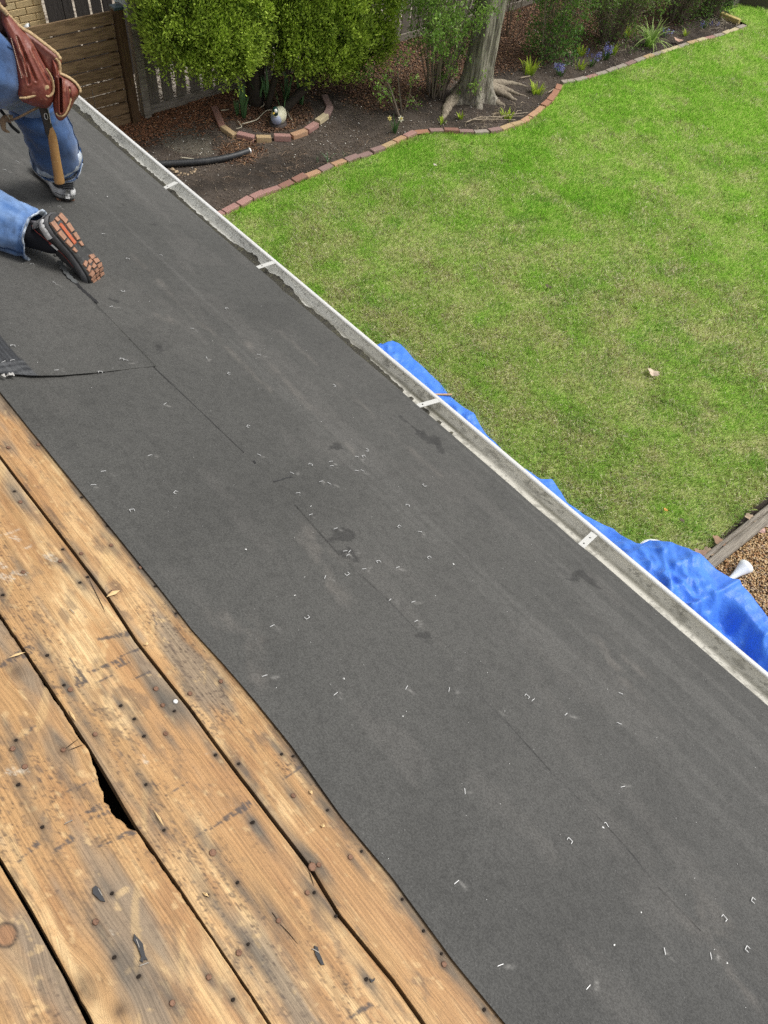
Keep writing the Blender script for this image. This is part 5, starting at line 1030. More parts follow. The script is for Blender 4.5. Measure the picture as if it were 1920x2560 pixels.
L1 = [lobe_at((425, 40), 8.15, (.34, .30, .48)), lobe_at((480, 95), 8.10, (.36, .33, .40)), lobe_at((560, 70), 8.05, (.38, .36, .50)), lobe_at((520, 0), 8.2, (.50, .48, .6)), lobe_at((615, 60), 8.1, (.22, .24, .42)), lobe_at((530, 140), 8.0, (.24, .24, .26)), lobe_at((583, 140), 8.0, (.20, .20, .26)), lobe_at((440, -60), 8.3, (.5, .5, .7)), lobe_at((570, -120), 8.3, (.55, .55, .8)), lobe_at((500, -260), 8.4, (.5, .5, .8)), lobe_at((567, 185), 7.95, (.07, .07, .12)), lobe_at((395, 95), 8.2, (.12, .12, .16))]
arborvitae(b1, L1, [([b1, b1 + [-.02, .06, .5], b1 + [-.05, .25, 1.2], b1 + [0, .4, 2.2]], (.115, .095, .08, .04)), ([b1 + [.02, -.06, 0], b1 + [.02, -.10, .6], b1 + [.0, -.12, 1.4]], (.07, .06, .04))], 'left bright green arborvitae with a dark upright trunk over the brick ring', 41)
b2 = G((700, 283)); e2 = AX((792, 178), 8.05)
L2 = [lobe_at((760, 60), 8.05, (.36, .34, .50)), lobe_at((840, 60), 8.0, (.42, .38, .52)), lobe_at((740, 150), 7.95, (.20, .2, .22)), lobe_at((830, 140), 7.9, (.32, .3, .26)), lobe_at((870, 165), 7.9, (.20, .2, .20)), lobe_at((925, 60), 8.05, (.34, .34, .50)), lobe_at((700, 60), 8.1, (.20, .22, .40)), lobe_at((690, 110), 8.05, (.12, .14, .16)), lobe_at((930, 125), 8.0, (.19, .2, .24)), lobe_at((800, -60), 8.2, (.6, .55, .7)), lobe_at((920, -80), 8.2, (.5, .5, .7)), lobe_at((720, 178), 7.9, (.09, .09, .14)), lobe_at((715, -40), 8.2, (.4, .4, .5)), lobe_at((850, -220), 8.3, (.55, .55, .8)), lobe_at((758, 188), 7.9, (.08, .08, .07))]
arborvitae(b2, L2, [([b2, b2 * .5 + e2 * .5 + [0, 0, -.03], e2, e2 + [.1, -.4, .7], e2 + [.2, -.5, 1.5]], (.060, .055, .06, .05, .03)), ([b2 + [.15, .1, 0], b2 + [.2, -.2, .7], b2 + [.2, -.5, 1.6]], (.04, .04, .03))], 'right bright green arborvitae with a dark leaning trunk', 43)

# shrubs ----------------------------------------------------------------------
M_leafg = mat('young_leaf', rough=.5, attr='col', spec=.3, trans=.35)
def shrub(base, rad, height, nst, nlf, c_lo, c_hi, label, seed, low=0.0, ls=(.028, .052), stemr=.006, lean=(0, 0), clump=9, dens_low=0.0, spread_base=.18, group=None):
    t = empty('shrub', base, label, 'shrub', group); r = np.random.default_rng(seed); mb = MB(); tips = []
    for i in range(nst):
        a = r.uniform(0, 6.283); b = np.array(base) + [math.cos(a) * spread_base * r.uniform(0, 1), math.sin(a) * spread_base * r.uniform(0, 1), 0]; rr_ = rad * r.uniform(.25, 1.0); top = np.array(base) + [math.cos(a) * rr_ + lean[0], math.sin(a) * rr_ + lean[1], height * r.uniform(.55, 1.05)]
        mid = (b + top) / 2 + r.normal(0, .05, 3) + [0, 0, height * .08]; P = catmull([b, mid, top], 5); g = float(r.uniform(.6, 1.3)); col = (.26 * g, .215 * g, .165 * g); mb.tube(P, np.linspace(stemr * r.uniform(.6, 1.3), .002, len(P)), 4, cap=False, col=col)
        for q in range(int(r.integers(3, 7))):
            k_ = int(r.integers(3, len(P))); p = P[k_]; d = nrmz(np.array([math.cos(a), math.sin(a), .7]) + r.normal(0, .7, 3)); L = r.uniform(.12, .38); q2 = p + d * L; mb.tube([p, p + d * L * .5 + r.normal(0, .015, 3), q2], [.0032, .0025, .0012], 3, cap=False, col=col); tips += [q2, p + d * L * .6, p + d * L * .3]
        tips += [P[-1], P[-2], P[-4]]
    mb.build('stems', M_chipv, t, False, True)
    tips = np.array(tips); k_ = r.integers(0, len(tips), nlf // clump); P = np.repeat(tips[k_], clump, 0) + r.normal(0, .035, (len(k_) * clump, 3))
    if dens_low > 0:
        n2 = int(nlf * dens_low); a = r.uniform(0, 6.283, n2); u = r.uniform(0, 1, n2) ** .5; hz = r.uniform(0, 1, n2); P2 = np.array(base) + np.stack([np.cos(a) * u * rad * .75, np.sin(a) * u * rad * .75, .05 + hz * height * .35 * (1.1 - u * .5)], 1); P = np.vstack([P, P2])
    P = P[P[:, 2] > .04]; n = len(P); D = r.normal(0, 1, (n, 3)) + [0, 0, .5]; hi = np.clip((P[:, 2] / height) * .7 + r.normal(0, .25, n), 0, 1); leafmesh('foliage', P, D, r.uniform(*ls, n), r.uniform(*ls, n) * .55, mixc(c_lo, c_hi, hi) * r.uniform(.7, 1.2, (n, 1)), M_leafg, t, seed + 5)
    return t
gA, gB = (0.14, 0.27, 0.045), (0.34, 0.52, 0.10)
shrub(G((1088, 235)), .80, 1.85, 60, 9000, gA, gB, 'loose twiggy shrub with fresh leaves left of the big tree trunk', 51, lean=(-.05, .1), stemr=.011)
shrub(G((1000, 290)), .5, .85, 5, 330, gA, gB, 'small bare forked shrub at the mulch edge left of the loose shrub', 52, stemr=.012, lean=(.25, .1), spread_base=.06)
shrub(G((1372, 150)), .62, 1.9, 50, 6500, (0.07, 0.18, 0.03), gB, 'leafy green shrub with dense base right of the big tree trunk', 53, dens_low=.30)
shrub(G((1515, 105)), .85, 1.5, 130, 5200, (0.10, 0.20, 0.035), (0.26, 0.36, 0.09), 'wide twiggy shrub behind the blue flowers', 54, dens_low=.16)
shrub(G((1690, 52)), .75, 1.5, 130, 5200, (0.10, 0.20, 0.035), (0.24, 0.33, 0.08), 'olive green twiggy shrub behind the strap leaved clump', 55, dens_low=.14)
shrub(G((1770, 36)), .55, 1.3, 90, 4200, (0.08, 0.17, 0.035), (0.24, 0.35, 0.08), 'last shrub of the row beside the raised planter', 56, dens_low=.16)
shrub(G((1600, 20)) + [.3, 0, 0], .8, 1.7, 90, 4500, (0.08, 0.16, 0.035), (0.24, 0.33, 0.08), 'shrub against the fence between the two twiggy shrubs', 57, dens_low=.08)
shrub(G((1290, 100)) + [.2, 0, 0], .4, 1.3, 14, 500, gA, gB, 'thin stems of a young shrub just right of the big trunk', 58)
shrub(G((1165, 260)), .14, .3, 9, 200, gA, gB, 'tiny leafy sucker between the roots of the big tree', 59, spread_base=.04, stemr=.003)

# strap-leaved plants -----------------------------------------------------------
def clump(base, n, L, W, label, c0, c1, seed, spread=.06, arch=.5, name='plant', cat='plant', up=.9, group=None):
    r = np.random.default_rng(seed); mb = MB(); V, F, C_ = [], [], []
    for i in range(n):
        a = r.uniform(0, 6.283); b = np.array(base) + [math.cos(a) * spread * r.uniform(0, 1), math.sin(a) * spread * r.uniform(0, 1), 0]; l = L * r.uniform(.6, 1.1); ar = arch * r.uniform(.2, 1.2); sd_ = np.array([-math.sin(a), math.cos(a), 0]); g = r.uniform(.75, 1.2); k = 7; s0 = len(V)
        for j in range(k):
            t = j / (k - 1); out = l * (ar * t * t * .9 + .12 * t); z = l * up * (t - ar * .75 * t ** 2.6); w_ = W * (math.sin(math.pi * (t * .86 + .12)) ** .6) * (1 - .55 * t); c = b + np.array([math.cos(a) * out, math.sin(a) * out, max(z, .005)])
            for sg in (-1, 1): V.append(c + sd_ * sg * w_ / 2 + np.array([0, 0, w_ * .18])); C_.append(np.array(c0) * (1 - t) * g + np.array(c1) * t * g)
            V.append(c); C_.append((np.array(c0) * (1 - t) + np.array(c1) * t) * g * .85)
        for j in range(k - 1):
            q = s0 + j * 3; F += [(q, q + 2, q + 5, q + 3), (q + 2, q + 1, q + 4, q + 5)]
    t_ = empty(name, base, label, cat, group); mesh('leaves', V, F, M_leafg, t_, True, np.array(C_)); return t_
clump(G((1622, 118)), 46, .52, .028, 'large clump of arching strap leaves near the far edging', (.20, .38, .05), (.50, .64, .22), 61, .09, .9)
for i, (p, n, L, lb) in enumerate([((1322, 186), 44, .26, 'bright yellow green shoots in front of the leafy shrub right of the trunk'), ((1340, 236), 46, .20, 'yellow green shoots between the tree roots and the orange bricks'), ((1267, 298), 36, .15, 'low yellow green shoots among the dead stems below the big tree'),
                                   ((1150, 300), 12, .14, 'two small green shoots below the big tree trunk'), ((1106, 312), 10, .12, 'tiny green sprout just inside the edging left of the trunk'), ((1452, 138), 26, .17, 'small green clump behind the first blue flowers'), ((1566, 92), 22, .22, 'small yellowish clump left of the strap leaved plant'), ((1532, 138), 20, .22, 'broad pale green leaves right of the blue flowers'), ((1448, 172), 26, .17, 'light green leaves at the foot of the tall blue flower'),
                                   ((1712, 92), 14, .15, 'thin green tuft at the far edging'), ((1650, 145), 12, .1, 'short grass tuft on the edging by the strap leaved clump')]):
    clump(G(p), n, L, .022, lb, (.26, .42, .03), (.60, .74, .08), 70 + i, .10 if n > 20 else .04, .35)
for i, (p, n, L, W, lb) in enumerate([((610, 297), 7, .34, .040, 'tallest upright iris leaves left of the dark trunk'), ((596, 292), 5, .20, .02, 'small thin leaves beside the left iris fan'), ((648, 268), 5, .26, .034, 'iris leaves just right of the dark trunk'), ((672, 272), 8, .34, .040, 'iris leaves behind the duck ornament'), ((716, 262), 6, .40, .036, 'tall narrow iris leaves beside the leaning trunk'), ((752, 262), 5, .34, .045, 'slanting iris leaf fan right of the leaning trunk'), ((706, 282), 4, .24, .022, 'thin leaves rising just behind the duck')]):
    clump(G(p), n, L * 1.5, W * 1.35, lb, (.10, .22, .08), (.19, .36, .15), 90 + i, .03, .18, 'iris_leaves', 'plant', up=1.0)
clump(G((820, 408)), 6, .20, .014, 'small grey green bulb leaves near the middle of the edging', (.09, .17, .08), (.16, .27, .13), 110, .015, .8, 'bulb_leaves')
clump(G((862, 398)), 5, .14, .008, 'thin bulb shoots close to the edging', (.09, .17, .08), (.16, .27, .13), 111, .02, .3, 'bulb_leaves'); clump(G((795, 408)), 4, .12, .008, 'shortest bulb shoots left of the small bulb leaves', (.06, .13, .06), (.12, .22, .10), 112, .015, .3, 'bulb_leaves')
M_pet = {k: mat('petal_' + k, c, .5, trans=.3) for k, c in dict(yellow=(.80, .70, .25), white=(.85, .82, .62), blue=(.16, .16, .50), pale=(.36, .36, .66)).items()}
dfd = clump(G((985, 334)), 20, .26, .012, 'daffodil clump with two pale yellow flowers by the edging', (.06, .15, .045), (.12, .26, .08), 113, .05, .25, 'daffodil', 'flower')
def flower(parent, c, s, m, m2):
    mb = MB(); nrm_ = nrmz(np.array([-.7, .3, .5]))
    R = axes((0, 0, 1), nrm_)
    for k_ in range(6):
        a = k_ * math.pi / 3; d = R @ np.array([math.cos(a), math.sin(a), .15]); sd_ = R @ np.array([-math.sin(a), math.cos(a), 0]); mb.add([c, c + d * s * .5 + sd_ * s * .22, c + d * s, c + d * s * .5 - sd_ * s * .22], [(0, 1, 2, 3)])
    mb.build('petals', m, parent); mb = MB(); mb.tube([c, c + nrm_ * s * .6], [s * .2, s * .32], 8, cap=False); mb.build('trumpet', m2, parent)
for p, z, s, mk in (((974, 296), .22, .034, 'yellow'), ((1002, 297), .22, .045, 'white')):
    c = PL(p, G((985, 334)) + [-.03, 0, 0], (1, 0, 0)); flower(dfd, c, s, M_pet[mk], M_pet['yellow']); mb = MB(); mb.tube([G((985, 334)), c], .004, 4); mb.build('flower_stem', M_leafg if False else mat('flower_stem_green', (.10, .2, .05), .6), dfd)
def hyac(p, n, label, seed, hh=.16):
    b = G(p); t = clump(b, n, .17, .014, label, (.05, .12, .03), (.12, .24, .06), seed, .07, .4, 'blue_flowers', 'flower'); r = np.random.default_rng(seed)
    for k_ in range(int(n / 4)):
        o_ = r.normal(0, .05, 3) * [1, 1, 0]; mb = MB(); 
        for q in range(20):
            c = b + o_ + [r.normal(0, .012), r.normal(0, .012), hh * .6 + r.uniform(0, hh * .6)]; d = nrmz(r.normal(0, 1, 3)); s_ = nrmz(np.cross(d, r.normal(0, 1, 3))); mb.add([c, c + d * .012 + s_ * .007, c + d * .022, c + d * .012 - s_ * .007], [(0, 1, 2, 3)])
        mb.build('blossom', M_pet['blue'] if k_ % 2 else M_pet['pale'], t)
hyac((1398, 192), 28, 'nearest clump of small blue flowers behind the orange end brick', 121, .15); hyac((1478, 168), 26, 'tall blue flower spike with a second one beside it', 122, .20); hyac((1513, 150), 40, 'widest patch of blue flowers in front of the twiggy shrub', 123, .17); hyac((1660, 95), 14, 'few dark blue flowers right of the strap leaved clump', 124, .12); hyac((1762, 72), 16, 'sparse dark leaved flowers near the far corner', 125, .10)
# far corner: yellow block, raised planter, stone slab
M_yel = mat('yellow_block', (0.52, 0.42, 0.16), .85, layers=[((30, 30, 30), 3, .5, .7, .6, .6)]); A, B_ = G((1803, 33), .07)[:2], G((1850, 52), .07)[:2]; d = B_ - A
mb = MB(); mb.box((*((A + B_) / 2), .045), (np.linalg.norm(d), .09, .09), np.array(Matrix.Rotation(math.atan2(d[1], d[0]), 3, 'Z')), bev=.006); tag(mb.build('yellow_block', M_yel), 'yellowish stone block closing the far end of the bed', 'block')
M_conc = mat('dark_board', (0.15, 0.135, 0.12), .85, layers=[((10, 10, 40), 3, .45, .65, .6, .7)]); M_edge = mat('pale_board_top', (0.55, 0.52, 0.47), .8)
pl = empty('raised_planter', boxc, 'raised planter box full of dry stalks in the top right corner', 'planter')
A, B_, C0 = boxc + [0, 0, 0], G((1905, -16)), G((1775, -6))
for p0, p1 in ((A, B_), (A, C0)):
    d = p1 - p0; L = np.linalg.norm(d[:2]); Rz = np.array(Matrix.Rotation(math.atan2(d[1], d[0]), 3, 'Z')); mb = MB(); mb.box((*((p0 + p1) / 2)[:2], .13), (L, .035, .26), Rz); mb.build('board', M_conc, pl); mb = MB(); mb.box((*((p0 + p1) / 2)[:2], .272), (L + .03, .05, .02), Rz); mb.build('board_top', M_edge, pl)
mid = (B_ + C0) / 2; mb = MB(); mb.box((*mid[:2], .11), (1.1, 1.1, .20), np.array(Matrix.Rotation(.6, 3, 'Z'))); mb.build('soil_fill', M_dd if False else mat('planter_soil', (.09, .075, .06), .9), pl)
mb = MB(); r = np.random.default_rng(77)
for i in range(170):
    c = mid + [r.uniform(-.6, .6), r.uniform(-.7, .6), .215]; d = nrmz(r.normal(0, 1, 3) * [1, 1, .5]); L = r.uniform(.08, .25); mb.tube([c, c + abs(d) * [np.sign(d[0]), np.sign(d[1]), 1] * L], [.005, .002], 3, cap=False, col=tuple(np.array([.50, .46, .38]) * r.uniform(.5, 1.2)))
o = mb.build('dry_stalks', M_chipv, pl, False, True); o['kind'] = 'stuff'
M_slab = mat('blue_grey_slab', (0.42, 0.45, 0.48), .6, layers=[((14, 14, 14), 3, .5, .7, .75, .7)]); c = G((1888, 4), .03); mb = MB(); mb.box(c, (.16, .62, .06), np.array(Matrix.Rotation(.25, 3, 'Z')), jit=.01, bev=.01); tag(mb.build('stone_slab', M_slab), 'flat blue grey slab on the grass beside the raised planter', 'slab')
# ================================================================== THE WORKER
M_skin = mat('skin', (0.45, 0.26, 0.18), .5, spec=.4)
M_denim = mat('denim', rough=.88, attr='col', spec=.15, sheen=.3, layers=[((420, 420, 420), 2, .46, .70, (0.26, 0.38, 0.58), .22), ((30, 30, 30), 4, .45, .65, .66, .7)], bump=((150, 150, 150), .3, .002, 3))
M_shirt = mat('grey_shirt', (0.16, 0.17, 0.19), .9, sheen=.2); M_hair = mat('brown_hair', (0.05, 0.035, 0.025), .7)
person = empty('person', RP(2.95, 1.0 / math.cos(PITCH), 0), 'kneeling roofer in blue jeans and dark running shoes, turned away up the roof', 'person')
HR, HL = np.array([2.93, .87, 3.56]), np.array([2.97, 1.15, 3.55]); KR = np.array([3.13, .64, 3.305]); KL = RP(2.965, 1.10 / math.cos(PITCH), .085)
heelR = RP(*RS((164, 503)), .006); fR = nrmz(RP(3.60, .615, .0) - heelR * [1, 1, 1]); fR = nrmz(RP(*RS((106, 430))) - RP(*RS((164, 503))))
FR = np.stack([np.cross(fR, RN), fR, RN], 1)
T_ = RP(*RS((258, 705)), .014); H_ = np.array([2.655, .848, 3.098]); fL = nrmz(T_ - H_); nL = np.array([-.70, -.50, .40]); zL = nrmz(-(nL - fL * (nL @ fL))); FL = np.stack([np.cross(fL, zL), fL, zL], 1)
ankR = heelR + FR @ np.array([0, .065, .105]); ankL = H_ + FL @ np.array([0, .065, .105])
# body: one continuous skinned figure under the clothes
def skinned(name, J, E_, m, parent, root=0, sub=1):
    me = bpy.data.meshes.new(name); P = [tuple(np.array(j[0]) - off(parent)) for j in J]; me.from_pydata(P, E_, []); me.update(); o = link(name, me, m, parent)
    md = o.modifiers.new('skin', 'SKIN'); md.use_smooth_shade = True
    for i, j in enumerate(J): me.skin_vertices[0].data[i].radius = (j[1], j[1]) if not hasattr(j[1], '__len__') else j[1]; me.skin_vertices[0].data[i].use_root = (i == root)
    s_ = o.modifiers.new('sub', 'SUBSURF'); s_.levels = sub; s_.render_levels = sub; return o
pel = (HR + HL) / 2 + [0, 0, .05]; wst = pel + [.05, 0, .20]; chs = pel + [.17, 0, .42]; nck = pel + [.27, 0, .56]; hed = pel + [.35, 0, .68]
ShR, ShL = chs + [.05, -.19, .05], chs + [.05, .19, .05]
HNR, HNL = RP(3.72, .98, .09), RP(3.66, 1.38, .07); ElR, ElL = (ShR + HNR) / 2 + [-.03, -.10, .02], (ShL + HNL) / 2 + [-.03, .12, .02]
J = [(pel, .12), (wst, .12), (chs, .13), (nck, .055), (hed, .085), (hed + [.03, 0, .09], .075), (ShR, .055), (ElR, .042), (HNR + (ElR - HNR) * .12, .028), (ShL, .055), (ElL, .042), (HNL + (ElL - HNL) * .12, .028),
     (HR, .085), (KR, .060), (ankR, .036), (HL, .085), (KL, .058), (ankL, .036), ((KR + ankR) / 2, .052), ((KL + ankL) / 2, .05)]
skinned('body', J, [(0, 1), (1, 2), (2, 3), (3, 4), (4, 5), (2, 6), (6, 7), (7, 8), (2, 9), (9, 10), (10, 11), (0, 12), (12, 13), (13, 18), (18, 14), (0, 15), (15, 16), (16, 19), (19, 17)], M_skin, person)
# face, hair, hands (out of the picture, turned to the work)
fd = nrmz(np.array([.75, 0, -.55])); fu = nrmz(np.array([.5, 0, .8])); fu = nrmz(fu - fd * (fu @ fd)); fs = np.cross(fu, fd); hc = hed + np.array([.015, 0, .045]); M_eye = mat('eye', (.7, .7, .7), .2); Rh = np.stack([fd, fs, fu], 1)
ell('head', hc, (.098, .078, .118), M_skin, person, Rh, 24, 16); ell('nose', hc + fd * .100 - fu * .012, (.020, .014, .022), M_skin, person, Rh)
for sg in (-1, 1): ell('eye', hc + fd * .084 + fs * sg * .032 + fu * .012, (.013, .014, .011), M_eye, person, Rh); ell('ear', hc + fs * sg * .078, (.020, .008, .032), M_skin, person, Rh)
ell('mouth', hc + fd * .089 - fu * .050, (.008, .024, .006), mat('lips', (.4, .16, .13), .5), person, Rh)
ell('hair', hc - fd * .018 + fu * .022, (.100, .086, .112), M_hair, person, Rh, 24, 16)
for wr, elb, sg in ((HNR, ElR, 1), (HNL, ElL, -1)):
    d = nrmz(wr - elb); d = nrmz(d * [1, 1, .25]); up_ = RN; sd_ = np.cross(up_, d) * sg; pm = wr + d * .05
    J2 = [(wr, .024), (pm, (.036, .017))]; E2 = [(0, 1)]
    for k_, (o_, L) in enumerate(((.030, .068), (.011, .080), (-.010, .075), (-.029, .058))):
        b = pm + d * .035 + sd_ * o_; i0 = len(J2); J2 += [(b, .0095), (b + d * L * .45 + up_ * .006, .0088), (b + d * L * .8 - up_ * .010, .008), (b + d * L * .95 - up_ * .028, .0072)]; E2 += [(1, i0), (i0, i0 + 1), (i0 + 1, i0 + 2), (i0 + 2, i0 + 3)]
    b = wr + d * .022 + sd_ * .030; i0 = len(J2); J2 += [(b, .012), (b + d * .030 + sd_ * .022 - up_ * .006, .0105), (b + d * .055 + sd_ * .026 - up_ * .016, .009)]; E2 += [(0, i0), (i0, i0 + 1), (i0 + 1, i0 + 2)]
    skinned('hand', J2, E2, M_skin, person, 0, 1)
# garments: tubes with folds following the limbs
def garment(name, P, rads, m, parent, n=56, k=12, folds=.010, seed=1, light=0.0, hem=None, ell_=1.0, colf=None, foldpts=(), shape=None):
    P = catmull(P, k); N = len(P); t = np.linspace(0, 1, N); R_ = np.interp(t, np.linspace(0, 1, len(rads)), rads); T = np.gradient(P, axis=0); V = []; a0 = None
    AA, TT = [], []
    for i in range(N):
        tt = nrmz(T[i]); u = np.array([0, 1.0, .3]); a = nrmz(np.cross(tt, u)) if a0 is None else nrmz(a0 - tt * (a0 @ tt)); a0 = a; b = np.cross(tt, a)
        for j in range(n):
            th = 2 * math.pi * j / n; V.append((P[i], a * math.cos(th) + b * math.sin(th) * ell_, R_[i])); AA.append(th); TT.append(i / (N - 1))
    AA, TT = np.array(AA), np.array(TT); cx_, sx_ = np.cos(AA), np.sin(AA); L = np.linalg.norm(np.diff(P, axis=0), axis=1).sum(); z = TT * L
    f1 = np.abs(fbm(cx_ * 1.3 + z * 3, sx_ * 1.3 - z * 2, z * 7, seed, 3) - .5) * 2; f2 = fbm(cx_ * 2 + 3 * z, sx_ * 2, z * 22, seed + 3, 3) - .5
    D = folds * (.9 - 1.6 * f1) + folds * .8 * f2
    for tp_, w_, amp in foldpts: D += amp * np.sin((TT - tp_) * 130 + 1.5 * cx_) * np.exp(-((TT - tp_) / w_) ** 2)
    W = np.array([c + d * (r_ + dd) for (c, d, r_), dd in zip(V, D)])
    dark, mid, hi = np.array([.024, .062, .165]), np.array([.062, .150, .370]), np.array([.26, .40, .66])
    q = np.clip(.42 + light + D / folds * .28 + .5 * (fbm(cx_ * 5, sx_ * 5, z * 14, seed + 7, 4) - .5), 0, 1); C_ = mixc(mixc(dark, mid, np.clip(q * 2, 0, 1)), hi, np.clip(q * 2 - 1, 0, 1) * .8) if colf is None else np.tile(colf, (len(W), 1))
    if hem:  # bleached, scuffed hem band with a thick turned edge
        hb = sst(TT, 1 - hem, 1 - hem + .004); nz_ = fbm(cx_ * 7, sx_ * 7, z * 30, seed + 9, 3); C_ = mixc(C_, mixc(np.array([.05, .085, .15]), np.array([.62, .70, .80]), sst(nz_, .40, .58)), hb * .95)
        nr = W.reshape(N, n, 3); cen = P[:, None, :]; push = (1 + .035 * (t > 1 - hem))[:, None, None]; W = (cen + (nr - cen) * push).reshape(-1, 3)
    # inner lip so that the cuff has thickness
    last = W.reshape(N, n, 3)[-1]; inn = P[-1] + (last - P[-1]) * .93; inn2 = P[-4] + (W.reshape(N, n, 3)[-4] - P[-4]) * .90; i = np.arange(N - 1)[:, None] * n; j = np.arange(n)[None]
    F = np.stack([i + j, i + (j + 1) % n, i + n + (j + 1) % n, i + n + j], -1).reshape(-1, 4); b0 = N * n; jj = np.arange(n)
    F2 = np.stack([(N - 1) * n + jj, (N - 1) * n + (jj + 1) % n, b0 + (jj + 1) % n, b0 + jj], 1); F3 = np.stack([b0 + jj, b0 + (jj + 1) % n, b0 + n + (jj + 1) % n, b0 + n + jj], 1)
    Wt = np.vstack([W, inn, inn2]); Ct = np.vstack([C_, C_[-n:] * .6, C_[-n:] * .25]); return Wt, np.vstack([F, F2, F3]), Ct
hemR = ankR * .80 + KR * .20 + [0, 0, 0]; hemR = ankR + nrmz(KR - ankR) * .085
dl = nrmz(KL - ankL); hemL = ankL + dl * .050
wa = garment('jeans', [pel + [-.02, -.05, 0], HR + [.0, -.01, -.01], HR * .45 + KR * .55 + [-.01, 0, .015], KR + [.03, -.0, .0], KR * .80 + ankR * .20 + [.015, 0, 0], KR * .5 + ankR * .5 + [-.015, 0, 0], hemR + nrmz(ankR - KR) * -.01, hemR], [.15, .125, .100, .090, .093, .090, .096, .100], M_denim, person, folds=.013, seed=3, light=-.40, hem=.035, foldpts=((.50, .07, .005), (.90, .05, .004)))  # right leg painted darker, as the less lit one
wb = garment('jeans', [pel + [-.02, .05, 0], HL + [0, .02, -.05], HL * .5 + KL * .5 + [.02, 0, 0], KL + [.045, .035, .03], KL + [-.03, .0, .035], KL * .5 + ankL * .5 + [0, 0, .01], hemL + dl * .03, hemL], [.14, .13, .115, .10, .10, .096, .088, .088], M_denim, person, folds=.015, seed=11, light=.12, hem=.035, foldpts=((.55, .08, .006), (.93, .05, .004)))  # left leg painted lighter, as if lit from above
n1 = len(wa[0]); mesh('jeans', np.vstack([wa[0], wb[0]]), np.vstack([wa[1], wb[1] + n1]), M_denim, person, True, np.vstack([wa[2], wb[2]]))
for wq_, th0 in ((wa, 22), (wb, 40)):   # raised outseams
    rows = wq_[0][:-112].reshape(-1, 56, 3); P = rows[12:-2, th0]; c_ = rows[12:-2].mean(1); P = P + (P - c_) / np.linalg.norm(P - c_, axis=1)[:, None] * .0015; mb = MB(); mb.tube(P, .0028, 5); mb.build('outseam', mat('denim_seam', (.03, .06, .14), .9), person, True)
g = garment('shirt', [pel + [0, 0, -.02], wst, (wst + chs) / 2, chs + [.02, 0, .02], nck], [.165, .165, .175, .165, .07], M_shirt, person, folds=.008, seed=21, ell_=1.0, colf=np.array([.16, .17, .19])); mesh('shirt', g[0], g[1], M_shirt, person, True)
for a, b in ((ShR, ElR), (ShL, ElL)):
    g = garment('sleeve', [chs * .5 + a * .5, a, (a + b) / 2, b], [.085, .075, .066, .062], M_shirt, person, folds=.006, seed=23, colf=np.array([.16, .17, .19])); mesh('shirt_sleeve', g[0], g[1], M_shirt, person, True)
M_sock = mat('black_sock', (0.012, 0.013, 0.018), .9)
mb = MB(); mb.tube([ankR - RN * .03, ankR, ankR + (KR - ankR) * .2], [.043, .044, .046], 16); mb.build('sock', M_sock, person, True)
mb = MB(); mb.tube([ankL - zL * .045 + fL * .012, ankL - zL * .012, ankL + dl * .10, ankL + dl * .16], [.046, .050, .052, .052], 18); mb.build('sock', M_sock, person, True)

# shoes ------------------------------------------------------------------------
M_up = mat('shoe_knit', (0.035, 0.035, 0.037), .85, layers=[((160, 160, 160), 3, .5, .7, (.085, .085, .085), .6)], bump=((500, 500, 500), .4, .001)); M_mid = mat('shoe_midsole', (0.62, 0.62, 0.62), .6, layers=[((50, 50, 50), 3, .5, .72, (.25, .25, .25), .6)])
M_midd = mat('shoe_midsole_dark', (0.10, 0.10, 0.105), .6, layers=[((50, 50, 50), 3, .5, .72, (.19, .19, .19), .6)]); M_out = mat('shoe_outsole', (0.045, 0.045, 0.045), .7, layers=[((70, 70, 70), 3, .5, .72, (.12, .12, .115), .6)])
M_lug = mat('shoe_tread', (0.37, 0.20, 0.13), .7, layers=[((70, 70, 70), 3, .48, .7, (.22, .13, .09), .7)]); M_org = mat('shoe_orange', (0.46, 0.12, 0.055), .55, layers=[((90, 90, 90), 3, .5, .7, (.35, .08, .04), .7)]); M_tab = mat('shoe_tab', (0.24, 0.23, 0.26), .7); M_red = mat('shoe_piping', (0.33, 0.06, 0.05), .6); M_tagw = mat('shoe_tag', (.78, .78, .78), .5)
YS = np.array([0, .004, .015, .04, .08, .12, .155, .185, .215, .245, .268, .285, .294, .298]); HW = np.array([.006, .020, .033, .040, .037, .033, .037, .043, .0475, .0465, .039, .027, .014, .004])
